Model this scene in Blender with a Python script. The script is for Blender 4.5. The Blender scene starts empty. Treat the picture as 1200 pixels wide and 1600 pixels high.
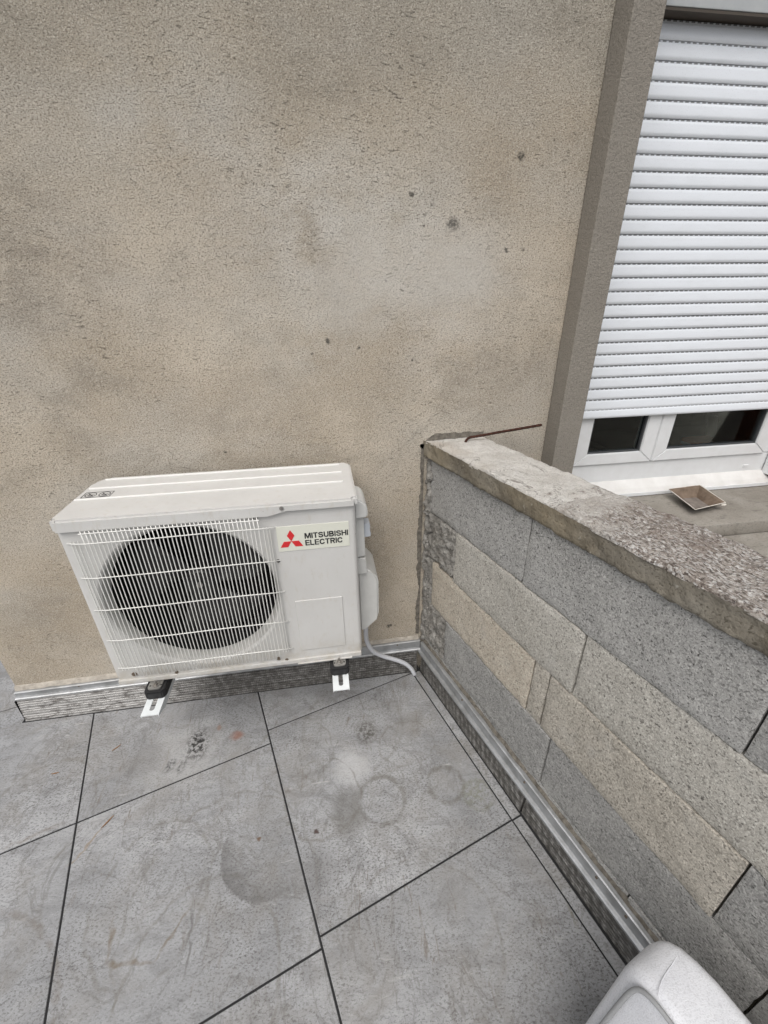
import bpy, bmesh, math, random
from mathutils import Vector, Matrix, noise as mnoise
random.seed(7)
S = bpy.context.scene
COL = S.collection
# ---------------------------------------------------------------- camera
YAW, PITCH, ROLL = -0.142364, 0.471525, -0.015892
CAM = Vector((0.72665, -1.09353, 1.55914))
fw = Vector((-math.sin(YAW)*math.cos(PITCH), math.cos(YAW)*math.cos(PITCH), -math.sin(PITCH)))
rt0 = Vector((math.cos(YAW), math.sin(YAW), 0)); up0 = rt0.cross(fw)
rt = math.cos(ROLL)*rt0 + math.sin(ROLL)*up0
up = -math.sin(ROLL)*rt0 + math.cos(ROLL)*up0
cd = bpy.data.cameras.new('camera'); cam = bpy.data.objects.new('camera', cd); COL.objects.link(cam)
cam.matrix_world = Matrix(((rt.x, up.x, -fw.x, CAM.x), (rt.y, up.y, -fw.y, CAM.y), (rt.z, up.z, -fw.z, CAM.z), (0, 0, 0, 1)))
cd.sensor_fit = 'HORIZONTAL'; cd.sensor_width = 36; cd.lens = 660.05/1200*36
cd.clip_start = 0.02; cd.clip_end = 500
S.camera = cam
# ---------------------------------------------------------------- sky, sun, exposure
SUN_EL, SUN_AZ = math.radians(58), math.radians(205)      # azimuth measured clockwise from +y
w = bpy.data.worlds.new('World'); S.world = w; w.use_nodes = True
wn = w.node_tree; wn.nodes.clear()
sky = wn.nodes.new('ShaderNodeTexSky'); sky.sky_type = 'NISHITA'; sky.sun_disc = False
sky.sun_elevation = SUN_EL; sky.sun_rotation = SUN_AZ; sky.air_density = 1.0; sky.dust_density = 5.0; sky.ozone_density = 1.0
hs = wn.nodes.new('ShaderNodeHueSaturation'); hs.inputs['Saturation'].default_value = 0.30
bg = wn.nodes.new('ShaderNodeBackground'); bg.inputs[1].default_value = 0.13
wo = wn.nodes.new('ShaderNodeOutputWorld')
wn.links.new(sky.outputs[0], hs.inputs['Color']); wn.links.new(hs.outputs[0], bg.inputs[0]); wn.links.new(bg.outputs[0], wo.inputs[0])
sd = bpy.data.lights.new('sun', 'SUN'); sd.energy = 1.1; sd.angle = math.radians(50); sd.color = (1.0, 0.97, 0.93)
so = bpy.data.objects.new('sun', sd); COL.objects.link(so)
sdir = Vector((math.sin(SUN_AZ)*math.cos(SUN_EL), math.cos(SUN_AZ)*math.cos(SUN_EL), math.sin(SUN_EL)))
so.rotation_euler = (-sdir).to_track_quat('-Z', 'Y').to_euler(); so.location = (0, 0, 8)
S.view_settings.view_transform = 'Standard'; S.view_settings.look = 'None'
S.view_settings.exposure = 0.2; S.view_settings.gamma = 1; S.view_settings.use_curve_mapping = False
try:
    S.cycles.max_bounces = 8; S.cycles.transparent_max_bounces = 12
except Exception: pass

# ---------------------------------------------------------------- node helper
class NT:
    def __init__(s, name):
        s.m = bpy.data.materials.new(name); s.m.use_nodes = True
        s.t = s.m.node_tree; s.t.nodes.clear()
        s.out = s.t.nodes.new('ShaderNodeOutputMaterial'); s.p = s.t.nodes.new('ShaderNodeBsdfPrincipled')
        s.t.links.new(s.p.outputs[0], s.out.inputs[0]); s.pos = s.n('ShaderNodeNewGeometry').outputs['Position']
    def n(s, k): return s.t.nodes.new(k)
    def put(s, sock, v):
        if isinstance(v, bpy.types.NodeSocket): s.t.links.new(v, sock)
        elif isinstance(v, (tuple, list)) and sock.type == 'RGBA': sock.default_value = (*v[:3], 1)
        else: sock.default_value = v
    def obj(s): return s.n('ShaderNodeTexCoord').outputs['Object']
    def rand(s): return s.n('ShaderNodeObjectInfo').outputs['Random']
    def map(s, v, scale=(1, 1, 1), loc=(0, 0, 0), rot=(0, 0, 0)):
        a = s.n('ShaderNodeMapping'); s.put(a.inputs[0], v); a.inputs['Scale'].default_value = scale
        a.inputs['Location'].default_value = loc; a.inputs['Rotation'].default_value = rot; return a.outputs[0]
    def noise(s, v, scale, detail=4, rough=.55, dist=0):
        a = s.n('ShaderNodeTexNoise'); s.put(a.inputs['Vector'], v); a.inputs['Scale'].default_value = scale
        a.inputs['Detail'].default_value = detail; a.inputs['Roughness'].default_value = rough; a.inputs['Distortion'].default_value = dist
        return a.outputs['Fac']
    def noisec(s, v, scale, detail=3):
        a = s.n('ShaderNodeTexNoise'); s.put(a.inputs['Vector'], v); a.inputs['Scale'].default_value = scale; a.inputs['Detail'].default_value = detail
        return a.outputs['Color']
    def vor(s, v, scale, feature='F1', out='Distance'):
        a = s.n('ShaderNodeTexVoronoi'); a.feature = feature; s.put(a.inputs['Vector'], v); a.inputs['Scale'].default_value = scale
        return a.outputs[out]
    def ramp(s, f, *st):
        a = s.n('ShaderNodeValToRGB'); s.put(a.inputs[0], f); e = a.color_ramp.elements
        while len(e) < len(st): e.new(.5)
        for q, (p, c) in zip(e, st):
            q.position = p; q.color = (c, c, c, 1) if not isinstance(c, (tuple, list)) else (*c[:3], 1)
        return a.outputs[0]
    def mix(s, f, a, b, mode='MIX'):
        m = s.n('ShaderNodeMix'); m.data_type = 'RGBA'; m.blend_type = mode
        s.put(m.inputs[0], f); s.put(m.inputs[6], a); s.put(m.inputs[7], b); return m.outputs[2]
    def ma(s, op, a, b=0.0, c=None):
        m = s.n('ShaderNodeMath'); m.operation = op; s.put(m.inputs[0], a); s.put(m.inputs[1], b)
        if c is not None: s.put(m.inputs[2], c)
        return m.outputs[0]
    def sm(s, v, lo, hi):       # smooth 0..1 between lo and hi
        m = s.n('ShaderNodeMapRange'); m.interpolation_type = 'SMOOTHSTEP'; s.put(m.inputs[0], v)
        m.inputs[1].default_value = lo; m.inputs[2].default_value = hi; return m.outputs[0]
    def dist(s, v, c, sc=(1, 1, 1)):
        a = s.n('ShaderNodeVectorMath'); a.operation = 'SUBTRACT'; s.put(a.inputs[0], v); a.inputs[1].default_value = c
        b = s.n('ShaderNodeVectorMath'); b.operation = 'MULTIPLY'; s.put(b.inputs[0], a.outputs[0]); b.inputs[1].default_value = sc
        l = s.n('ShaderNodeVectorMath'); l.operation = 'LENGTH'; s.put(l.inputs[0], b.outputs[0]); return l.outputs['Value']
    def warp(s, v, scale, amt):
        c = s.noisec(v, scale)
        a = s.n('ShaderNodeVectorMath'); a.operation = 'MULTIPLY_ADD'; s.put(a.inputs[0], c); a.inputs[1].default_value = (amt,)*3; s.put(a.inputs[2], v)
        b = s.n('ShaderNodeVectorMath'); b.operation = 'SUBTRACT'; s.put(b.inputs[0], a.outputs[0]); b.inputs[1].default_value = (amt/2,)*3
        return b.outputs[0]
    def bump(s, h, d, strength=1.0, nrm=None):
        b = s.n('ShaderNodeBump'); s.put(b.inputs['Height'], h); b.inputs['Distance'].default_value = d; b.inputs['Strength'].default_value = strength
        if nrm is not None: s.put(b.inputs['Normal'], nrm)
        return b.outputs[0]
    def fin(s, col, rough=.8, nrm=None, metal=0.0, spec=.5):
        s.put(s.p.inputs['Base Color'], col); s.put(s.p.inputs['Roughness'], rough); s.put(s.p.inputs['Metallic'], metal)
        s.p.inputs['Specular IOR Level'].default_value = spec
        if nrm is not None: s.put(s.p.inputs['Normal'], nrm)
        return s.m

# ---------------------------------------------------------------- materials
TH = 0.29330       # angle of the paving and the block wall to the house wall
def E2(e, g, z=0.0): return (e*math.cos(TH)-g*math.sin(TH), e*math.sin(TH)+g*math.cos(TH), z)

def m_stucco():
    t = NT('stucco'); v = t.pos
    a = t.noise(v, 2.1, 5, .6); b = t.noise(t.map(v, (1, 1, 1.8), (3, 1, 7)), 1.5, 6, .62); c = t.noise(t.map(v, (1, 1, 1.3), (9, 4, 2)), 4.5, 6, .68)
    col = t.mix(t.ramp(a, (.38, 0), (.62, 1)), (.440, .376, .292), (.590, .518, .420))
    col = t.mix(t.ramp(b, (.46, 0), (.66, .65)), col, (.505, .478, .430))
    col = t.mix(t.ramp(c, (.50, 0), (.72, .6)), col, (.285, .250, .200))
    brk = t.ramp(t.noise(t.map(v, (1, 1, 1.6)), 6.5, 6, .7), (.36, .15), (.60, 1))
    for (x, z, rr, sx, sz, k, cc) in ((.86, 1.74, .42, .75, 1.2, .75, (.66, .635, .585)), (.42, 1.98, .30, .8, 1.3, .55, (.62, .60, .56)), (1.20, 1.52, .30, .8, 1.1, .55, (.63, .595, .54)), (.66, 1.50, .24, .6, 1.5, .45, (.62, .59, .53)),
                                      (-.12, 1.68, .34, .8, 1.2, .60, (.235, .205, .165)), (.02, 2.22, .38, .6, 1.4, .55, (.24, .215, .175)), (.95, 2.25, .40, .6, 1.5, .45, (.27, .25, .21)), (.45, 1.28, .25, .6, 1.5, .35, (.27, .235, .19)), (1.36, 1.35, .22, 1, .8, .40, (.31, .262, .20))):
        d = t.dist(t.warp(v, 3.2, .28), (x, .335, z), (sx, .3, sz)); col = t.mix(t.ma('MULTIPLY', t.ma('MULTIPLY', t.sm(d, rr, rr*.15), brk), k), col, cc)
    # blotches of older, greyer grime high up
    hz = t.n('ShaderNodeSeparateXYZ'); t.put(hz.inputs[0], v)
    g = t.ma('MULTIPLY', t.sm(t.ma('ADD', hz.outputs[2], t.ma('MULTIPLY', a, .9)), 2.05, 2.75), .42)
    col = t.mix(g, col, (.300, .285, .238))
    # grain
    f = t.noise(v, 330, 3, .7); f2 = t.noise(v, 120, 4, .6)
    fs = t.noise(t.map(v, (1, 1, 1.7)), 200, 4, .75)
    col = t.mix(t.ramp(fs, (.40, .92), (.485, 0)), col, (.16, .137, .108))
    col = t.mix(t.ramp(f, (.53, 0), (.68, .6)), col, (.74, .69, .60))
    # drag marks: short broken horizontal scratches left by the trowel
    wv = t.warp(t.warp(v, 8, .07), 40, .012)
    cr = t.noise(t.map(wv, (52, 52, 250)), 1.0, 5, .7)
    msk = t.ramp(t.noise(v, 3.3, 3, .5), (.42, 0), (.62, 1))
    crm = t.ma('MULTIPLY', t.ramp(cr, (.32, 1), (.40, 0)), t.ma('MULTIPLY_ADD', msk, .75, .2))
    # fine web of hairline cracks
    vc = t.vor(t.warp(v, 45, .035), 34, 'DISTANCE_TO_EDGE')
    vm = t.ma('MULTIPLY', t.ramp(vc, (0, .7), (.03, 0)), t.ramp(t.noise(t.map(v, loc=(5, 5, 5)), 7, 3), (.46, 0), (.62, .75)))
    col = t.mix(t.ma('MULTIPLY', crm, .5), col, (.10, .085, .068)); col = t.mix(t.ma('MULTIPLY', vm, .35), col, (.12, .10, .082))
    # small dark specks
    vw = t.warp(v, 70, .022)
    for (x, z, r) in ((1.148, 1.744, .019), (1.023, 1.814, .008), (1.081, 1.786, .007), (.762, 1.44, .009), (1.336, 1.905, .011), (1.32, 1.681, .007),
                      (1.059, 1.739, .005), (.858, 1.412, .006), (.71, 1.402, .006), (.948, 1.603, .005), (1.373, 1.682, .005), (.699, 1.35, .004),
                      (.393, 1.098, .005), (1.035, 1.372, .005), (.943, .253, .010), (.955, .256, .008), (-.40, 1.45, .008)):
        d = t.dist(vw, (x, .335, z), (1, .3, 1)); col = t.mix(t.ma('MULTIPLY', t.ma('MULTIPLY', t.sm(d, r*1.25, r*.4), t.ramp(t.noise(v, 150, 3, .6), (.40, .35), (.52, 1))), .85), col, (.055, .052, .045))
    for (x, z, rr) in ((1.11, 1.60, .24), (1.19, 1.66, .20), (.86, 1.62, .26)):
        d = t.dist(t.warp(v, 5, .2), (x, .335, z), (1, .3, 1.4)); col = t.mix(t.ma('MULTIPLY', t.sm(d, rr, rr*.2), .4), col, (.56, .535, .49))
    h = t.ma('ADD', t.ma('MULTIPLY', f2, .9), t.ma('MULTIPLY', fs, .9)); h = t.ma('ADD', h, t.ma('MULTIPLY', f, .4))
    h = t.ma('SUBTRACT', h, t.ma('MULTIPLY', crm, .8)); h = t.ma('SUBTRACT', h, t.ma('MULTIPLY', vm, .25))
    return t.fin(col, .93, t.bump(h, .0030), spec=.25)

def m_surround():
    t = NT('rough_cast_surround'); v = t.pos
    a = t.noise(v, 5, 4); f = t.noise(v, 260, 3, .7); f2 = t.noise(v, 110, 3)
    col = t.mix(a, (.235, .214, .184), (.318, .294, .255))
    col = t.mix(t.ramp(f, (.33, .6), (.5, 0)), col, (.11, .10, .085)); col = t.mix(t.ramp(f, (.62, 0), (.8, .7)), col, (.50, .48, .44))
    return t.fin(col, .93, t.bump(t.ma('ADD', f, f2), .0028), spec=.25)

def m_tile():
    t = NT('porcelain_slab'); v = t.pos; vr = t.n('ShaderNodeVectorMath'); vr.operation = 'ADD'; t.put(vr.inputs[0], v)
    cx = t.n('ShaderNodeCombineXYZ'); t.put(cx.inputs[0], t.ma('MULTIPLY', t.rand(), 31)); t.put(cx.inputs[1], t.ma('MULTIPLY', t.rand(), 17)); t.put(vr.inputs[1], cx.outputs[0])
    q = vr.outputs[0]
    a = t.noise(q, 2.6, 6, .6, .6); b = t.noise(t.map(q, (1, 2.4, 1), rot=(0, 0, .6)), 7, 7, .68, 1.2)
    col = t.mix(t.ramp(a, (.3, 0), (.7, 1)), (.258, .262, .268), (.398, .402, .408))
    col = t.mix(t.ramp(b, (.38, .45), (.52, 0), (.60, 0), (.78, .35)), col, (.17, .17, .172))
    vein = t.ma('ABSOLUTE', t.ma('SUBTRACT', t.noise(t.map(q, (1.6, 1, 1), rot=(0, 0, -.5)), 3.4, 7, .62, 1.4), .5))
    col = t.mix(t.ramp(vein, (0, .55), (.018, 0)), col, (.15, .145, .14))
    fl = t.noise(t.map(q, (1, 1.7, 1), rot=(0, 0, .5)), 120, 4, .74); den = t.ramp(t.noise(q, 4, 4, .6), (.34, .35), (.60, 1))
    dd = t.n('ShaderNodeSeparateXYZ'); t.put(dd.inputs[0], v)
    col = t.mix(t.ma('MULTIPLY', t.ramp(fl, (.39, .95), (.49, 0)), den), col, (.11, .107, .106))
    col = t.mix(t.ramp(t.noise(q, 240, 2), (.62, 0), (.74, .45)), col, (.52, .52, .53))
    # dirt film, kept in the world's coordinates so it crosses joints
    film = t.ramp(t.noise(v, 5.5, 6, .70, .8), (.48, 0), (.70, .5)); col = t.mix(film, col, (.205, .190, .168))
    scf = t.ma('MULTIPLY', t.ramp(t.noise(t.map(v, (1, 5, 1), rot=(0, 0, 1.0)), 13, 6, .72, .6), (.60, 0), (.70, .6)), t.ramp(t.noise(v, 2.6, 3), (.40, 0), (.60, 1)))
    col = t.mix(scf, col, (.52, .515, .50))
    scd = t.ma('MULTIPLY', t.ramp(t.noise(t.map(v, (5, 1, 1), (3, 2, 0), (0, 0, .4)), 9, 6, .74, .9), (.59, 0), (.68, .8)), t.ramp(t.noise(t.map(v, loc=(7, 7, 0)), 2.2, 3), (.40, 0), (.56, 1)))
    col = t.mix(scd, col, (.15, .125, .10))
    wv = t.warp(v, 14, .05); wf = t.warp(v, 60, .02); br = t.ramp(t.noise(v, 26, 4, .6), (.36, 0), (.58, 1))
    def ring(c, r, wd, k, colr, sc=(1, 1, 0), vv=wf):
        nonlocal col
        d = t.ma('ABSOLUTE', t.ma('SUBTRACT', t.dist(vv, c, sc), r))
        col = t.mix(t.ma('MULTIPLY', t.ma('MULTIPLY', t.sm(d, wd, wd*.2), t.ma('MULTIPLY_ADD', br, .9, .1)), k), col, colr)
    def blot(c, r, k, colr, sc=(1, 1, 0), vv=wv, hard=.3, brk=False):
        nonlocal col
        f = t.ma('MULTIPLY', t.sm(t.dist(vv, c, sc), r, r*hard), min(1, k*1.2))
        if brk: f = t.ma('MULTIPLY', f, t.ramp(t.noise(v, 75, 5, .7), (.46, 0), (.55, 1)))
        col = t.mix(f, col, colr)
    ring((.825, -.245, 0), .078, .012, .50, (.13, .12, .105)); ring((.82, -.25, 0), .090, .02, .22, (.16, .15, .13))
    ring((1.058, -.228, 0), .062, .014, .55, (.125, .115, .095)); blot((1.058, -.228, 0), .055, .15, (.40, .40, .40))
    ring((.03, -.86, 0), .40, .010, .0, (.1, .1, .1))
    ring((-.36, -.70, 0), .33, .014, .42, (.15, .125, .10)); ring((.75, .06, 0), .20, .012, .30, (.15, .14, .12))
    ring((1.16, -.28, 0), .05, .010, .35, (.12, .12, .06)); blot((1.15, -.27, 0), .06, .4, (.15, .155, .09), brk=True)
    blot((.286, .085, 0), .032, .55, (.27, .125, .085)); blot((.205, .13, 0), .014, .5, (.25, .14, .09)); blot((.598, -.309, 0), .011, .8, (.07, .045, .04), vv=wf)
    blot((.413, -.30, 0), .010, .75, (.13, .075, .045), vv=wf); blot((.73, -.11, 0), .095, .42, (.56, .56, .56)); blot((.80, .016, 0), .065, .75, (.085, .08, .07), brk=True)
    blot((.10, .03, 0), .20, .22, (.50, .49, .47)); blot((-.05, .04, 0), .10, .35, (.17, .165, .16))
    blot((.136, .078, 0), .060, .95, (.035, .033, .032), sc=(1, .6, 0), brk=True); blot((.145, .085, 0), .012, .9, (.03, .03, .03), vv=wf)
    blot((.055, .002, 0), .026, .75, (.08, .08, .08), sc=(1, .6, 0), brk=True); blot((.105, -.012, 0), .022, .7, (.08, .08, .08), sc=(1, .6, 0), brk=True)
    blot((.70, -.27, 0), .07, .45, (.13, .125, .115), sc=(1, .6, 0)); blot((.60, -.42, 0), .09, .25, (.14, .135, .13))
    for (x, y, r, k) in ((.30, -.62, .20, .5), (.12, -.40, .16, .4), (.62, -.20, .13, .45), (.95, -.05, .11, .4), (-.35, -.12, .18, .4), (.52, -.02, .14, .35), (.88, -.62, .22, .35), (.33, -.46, .27, .35)):
        ring((x, y, 0), r, .007, k, (.15, .138, .118), sc=(1, .8+.5*x*x, 0), vv=wv)
    # the sharp-edged grey crescent left by a planter: inside one circle, outside another
    din = t.dist(wf, (.445, -.325, 0), (1, 1, 0)); dout = t.dist(wv, (.57, -.18, 0), (1, 1, 0))
    cres = t.ma('MULTIPLY', t.sm(din, .147, .138), t.sm(dout, .225, .36)); cres = t.ma('MULTIPLY', cres, t.ma('MULTIPLY_ADD', t.noise(v, 22, 4), .9, .35))
    col = t.mix(cres, col, (.105, .10, .095))
    # thin brown drip lines
    def seg(a, b, wd, k, colr=(.16, .125, .085)):
        nonlocal col
        ax, ay = a; bx, by = b; L = math.hypot(bx-ax, by-ay); ang = math.atan2(by-ay, bx-ax)
        m = t.map(wv, (1, 1, 0), loc=(-((ax+bx)/2*math.cos(-ang)-(ay+by)/2*math.sin(-ang)), -((ax+bx)/2*math.sin(-ang)+(ay+by)/2*math.cos(-ang)), 0), rot=(0, 0, -ang))
        s_ = t.n('ShaderNodeSeparateXYZ'); t.put(s_.inputs[0], m)
        f = t.ma('MULTIPLY', t.sm(t.ma('ABSOLUTE', s_.outputs[1]), wd, wd*.2), t.sm(t.ma('ABSOLUTE', s_.outputs[0]), L*.5+.01, L*.5-.03))
        col = t.mix(t.ma('MULTIPLY', t.ma('MULTIPLY', f, t.ma('MULTIPLY_ADD', br, .7, .3)), min(1, k*1.35)), col, colr)
    seg((-.09, -.165), (-.17, -.29), .005, .45, (.23, .165, .10)); seg((.022, -.44), (.05, -.54), .008, .55); seg((.05, -.54), (.16, -.545), .007, .55)
    seg((.16, -.545), (.25, -.44), .005, .5); seg((.25, -.44), (.262, -.60), .005, .5, (.12, .115, .11)); seg((.25, -.44), (.29, -.29), .008, .35, (.13, .125, .12))
    seg((-.40, -.20), (-.23, -.14), .010, .35, (.17, .14, .11)); seg((1.30, -.60), (1.31, -.66), .007, .5, (.13, .115, .06)); seg((.67, -.50), (.75, -.40), .004, .45, (.12, .12, .12))
    ro = t.ma('MULTIPLY_ADD', t.noise(v, 30, 4), .25, .48)
    return t.fin(col, ro, t.bump(t.ma('ADD', fl, t.ma('MULTIPLY', b, 2.5)), .0007), spec=.4)

def m_block(name, c1, c2, dark=.5):
    t = NT(name); v = t.pos
    a = t.noise(v, 4, 5, .6); f = t.noise(v, 300, 3, .6); cell = t.n('ShaderNodeTexVoronoi'); t.put(cell.inputs[0], v); cell.inputs['Scale'].default_value = 400
    sp = t.n('ShaderNodeSeparateColor'); t.put(sp.inputs[0], cell.outputs['Color']); cr = sp.outputs[0]
    cell2 = t.n('ShaderNodeTexVoronoi'); t.put(cell2.inputs[0], t.map(v, loc=(3, 1, 2))); cell2.inputs['Scale'].default_value = 250
    sp2 = t.n('ShaderNodeSeparateColor'); t.put(sp2.inputs[0], cell2.outputs['Color']); c2_ = sp2.outputs[1]
    p = t.noise(t.map(v, loc=(3, 7, 1)), 150, 3, .6)
    col = t.mix(t.ramp(a, (.3, 0), (.7, 1)), c1, c2)
    col = t.mix(t.ramp(cr, (.0, .6), (.34, 0)), col, tuple(x*.48 for x in c1)); col = t.mix(t.ramp(cr, (.66, 0), (1, .5)), col, tuple(min(.75, x*1.5) for x in c2))
    col = t.mix(t.ramp(c2_, (.90, 0), (.95, .45)), col, tuple(min(.75, x*1.5) for x in c2)); col = t.mix(t.ramp(c2_, (.08, .55), (.13, 0)), col, tuple(x*.35 for x in c1))
    pit = t.ramp(p, (.30, 1), (.37, 0)); col = t.mix(t.ma('MULTIPLY', pit, dark+.35), col, (.045, .042, .038))
    col = t.mix(t.ramp(t.noise(t.map(v, loc=(8, 8, 0)), 11, 4), (.58, 0), (.75, .3)), col, (.50, .49, .46))
    h = t.ma('SUBTRACT', t.ma('ADD', t.ma('MULTIPLY', cr, .8), t.ma('MULTIPLY', f, .6)), pit)
    return t.fin(col, .95, t.bump(h, .0026), spec=.2)

def m_rubble():
    t = NT('broken_mortar'); v = t.pos; a = t.noise(v, 22, 6, .7); f = t.noise(v, 110, 5, .7)
    col = t.mix(t.ramp(a, (.35, 0), (.65, 1)), (.20, .19, .172), (.43, .415, .385)); col = t.mix(t.ramp(f, (.36, .9), (.48, 0)), col, (.07, .065, .055))
    return t.fin(col, .95, t.bump(t.ma('ADD', f, t.ma('MULTIPLY', a, 2)), .008), spec=.2)

def m_capband():
    t = NT('coping_mortar'); v = t.pos; a = t.noise(v, 7, 5, .6); f = t.noise(v, 160, 4, .65); s = t.noise(v, 34, 3, .5)
    col = t.mix(t.ramp(a, (.35, 0), (.65, 1)), (.165, .145, .112), (.265, .245, .205)); col = t.mix(t.ramp(f, (.32, .8), (.46, 0)), col, (.065, .055, .04))
    col = t.mix(t.ramp(s, (.66, 0), (.72, .8)), col, (.45, .43, .38)); col = t.mix(t.ramp(t.noise(v, 3, 3), (.5, 0), (.7, .4)), col, (.28, .225, .135))
    return t.fin(col, .95, t.bump(t.ma('ADD', f, s), .0045), spec=.2)

def coping_layers(t):
    v = t.map(t.pos, rot=(0, 0, -TH)); a = t.noise(v, 9, 6, .65); f = t.noise(v, 190, 4, .6); c = t.noise(v, 45, 5, .7)
    pale = t.mix(t.ramp(a, (.3, 0), (.7, 1)), (.56, .53, .485), (.76, .74, .70)); pale = t.mix(t.ramp(f, (.30, .6), (.45, 0)), pale, (.30, .27, .23))
    pale = t.mix(t.ramp(c, (.25, .9), (.32, 0)), pale, (.09, .08, .065)); pale = t.mix(t.ramp(t.noise(v, 5, 4), (.55, 0), (.72, .45)), pale, (.45, .38, .30))
    ck = t.ma('ABSOLUTE', t.ma('SUBTRACT', t.noise(t.map(v, (1, .5, 1)), 6, 5, .6, .6), .5)); pale = t.mix(t.ramp(ck, (0, .75), (.007, 0)), pale, (.17, .145, .12))
    v2 = t.map(v, (1.5, .8, 1)); g = t.noise(v2, 160, 5, .75); h = t.noise(t.map(v2, loc=(4, 4, 4)), 85, 5, .75)
    cell = t.n('ShaderNodeTexVoronoi'); t.put(cell.inputs[0], v2); cell.inputs['Scale'].default_value = 200
    sp = t.n('ShaderNodeSeparateColor'); t.put(sp.inputs[0], cell.outputs['Color'])
    rgh = t.mix(t.ramp(a, (.32, 0), (.68, 1)), (.37, .325, .285), (.56, .52, .48)); rgh = t.mix(t.ramp(sp.outputs[0], (.66, 0), (.84, .7)), rgh, (.78, .77, .75)); rgh = t.mix(t.ramp(sp.outputs[0], (.08, .75), (.24, 0)), rgh, (.20, .165, .14))
    rgh = t.mix(t.ramp(g, (.42, .92), (.48, 0)), rgh, (.085, .068, .058)); rgh = t.mix(t.ramp(h, (.38, .85), (.45, 0)), rgh, (.15, .12, .10))
    big = t.noise(t.map(v, loc=(2, 5, 1)), 7, 6, .7); rgh = t.mix(t.ramp(big, (.46, 0), (.60, .6)), rgh, (.20, .15, .12))
    return v, pale, rgh, a, f, c, g, h
def m_coping(pale_end):
    t = NT('weathered_coping'); v, pale, rgh, a, f, c, g, h = coping_layers(t)
    s_ = t.n('ShaderNodeSeparateXYZ'); t.put(s_.inputs[0], v)
    q = t.ma('ADD', s_.outputs[1], t.ma('ADD', t.ma('MULTIPLY', t.ma('SUBTRACT', t.noise(v, 9, 6, .75), .5), .55), t.ma('MULTIPLY', t.ma('SUBTRACT', t.noise(v, 70, 4, .7), .5), .25)))
    k = t.sm(q, -.64, -.56) if pale_end else t.ma('MULTIPLY', t.sm(q, -.80, -.66), .55)
    col = t.mix(k, rgh, pale)
    return t.fin(col, .92, t.bump(t.ma('ADD', t.ma('ADD', f, t.ma('MULTIPLY', c, 1.8)), t.ma('MULTIPLY', g, .8)), .007), spec=.25)

def m_simple(name, c, rough=.5, metal=0.0, spec=.5, nz=None, bd=0.0, c2=None, ns=20):
    t = NT(name); col = c; nrm = None
    if c2 is not None: col = t.mix(t.ramp(t.noise(t.pos, ns, 5, .6), (.35, 0), (.7, 1)), c, c2)
    if nz: nrm = t.bump(t.noise(t.pos, nz, 4, .6), bd)
    return t.fin(col, rough, nrm, metal, spec)

def m_acpaint():
    t = NT('cream_sheet_paint'); v = t.pos; a = t.noise(v, 6, 5, .6); f = t.noise(v, 420, 3, .6); d = t.noise(t.map(v, (1, 1, .35)), 55, 5, .7); s = t.noise(t.map(v, loc=(2, 9, 4)), 75, 3, .55)
    col = t.mix(t.ramp(a, (.3, 0), (.7, 1)), (.555, .548, .528), (.605, .60, .582)); col = t.mix(t.ramp(d, (.55, 0), (.74, .5)), col, (.47, .43, .36))
    col = t.mix(t.ramp(s, (.215, .85), (.24, 0)), col, (.16, .13, .10))
    z = t.n('ShaderNodeSeparateXYZ'); t.put(z.inputs[0], v)
    low = t.ma('MULTIPLY', t.sm(z.outputs[2], .56, .455), t.ramp(t.noise(v, 18, 5, .7), (.38, 0), (.65, .6))); col = t.mix(low, col, (.40, .355, .28))
    n1 = t.n('ShaderNodeNewGeometry'); nz = t.n('ShaderNodeSeparateXYZ'); t.put(nz.inputs[0], n1.outputs['True Normal'])
    dust = t.ma('MULTIPLY', t.sm(nz.outputs[2], .6, .95), t.ramp(t.noise(v, 9, 6, .7), (.42, .1), (.66, .75)))
    col = t.mix(dust, col, (.53, .522, .505))
    st = t.ramp(t.noise(t.map(v, (3, 1, 1), rot=(0, 0, .2)), 24, 5, .75), (.63, 0), (.74, .35)); col = t.mix(t.ma('MULTIPLY', st, dust), col, (.35, .31, .26))
    return t.fin(col, .46, t.bump(f, .0004), spec=.45)

def m_membrane():
    t = NT('foil_membrane'); v = t.pos; m = t.map(v, (1, 1, 1))
    gr = t.noise(v, 42, 5, .75); st = t.noise(t.map(v, (4, 4, 60)), 1.0, 5, .7); w1 = t.n('ShaderNodeTexWave'); w1.wave_type = 'BANDS'; w1.bands_direction = 'X'
    t.put(w1.inputs[0], v); w1.inputs['Scale'].default_value = 40; w1.inputs['Distortion'].default_value = 1.5; w1.inputs['Detail'].default_value = 3
    w2 = t.n('ShaderNodeTexWave'); w2.wave_type = 'BANDS'; w2.bands_direction = 'Z'; t.put(w2.inputs[0], v); w2.inputs['Scale'].default_value = 34
    sepn = t.n('ShaderNodeSeparateXYZ'); t.put(sepn.inputs[0], v)
    left = t.sm(sepn.outputs[0], .20, -.15)        # the older, bleached length at the left end
    gridv = t.ma('MULTIPLY', t.ramp(w1.outputs['Fac'], (.25, .55), (.7, 1)), t.ramp(w2.outputs['Fac'], (.2, .6), (.7, 1)))
    col = t.mix(gridv, (.075, .07, .062), (.27, .262, .25)); col = t.mix(t.ramp(gr, (.40, .0), (.56, .85)), col, (.075, .07, .062))
    bleached = t.mix(t.ramp(t.noise(t.map(v, (1, 1, 2.2)), 24, 6, .72), (.40, .9), (.52, 0)), (.44, .43, .415), (.13, .12, .11))
    col = t.mix(left, col, bleached); col = t.mix(t.ramp(st, (.64, 0), (.74, .6)), col, (.56, .56, .55))
    return t.fin(col, t.ma('MULTIPLY_ADD', gr, .4, .25), t.bump(t.ma('ADD', gridv, gr), .0025), metal=.35, spec=.5)

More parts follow.
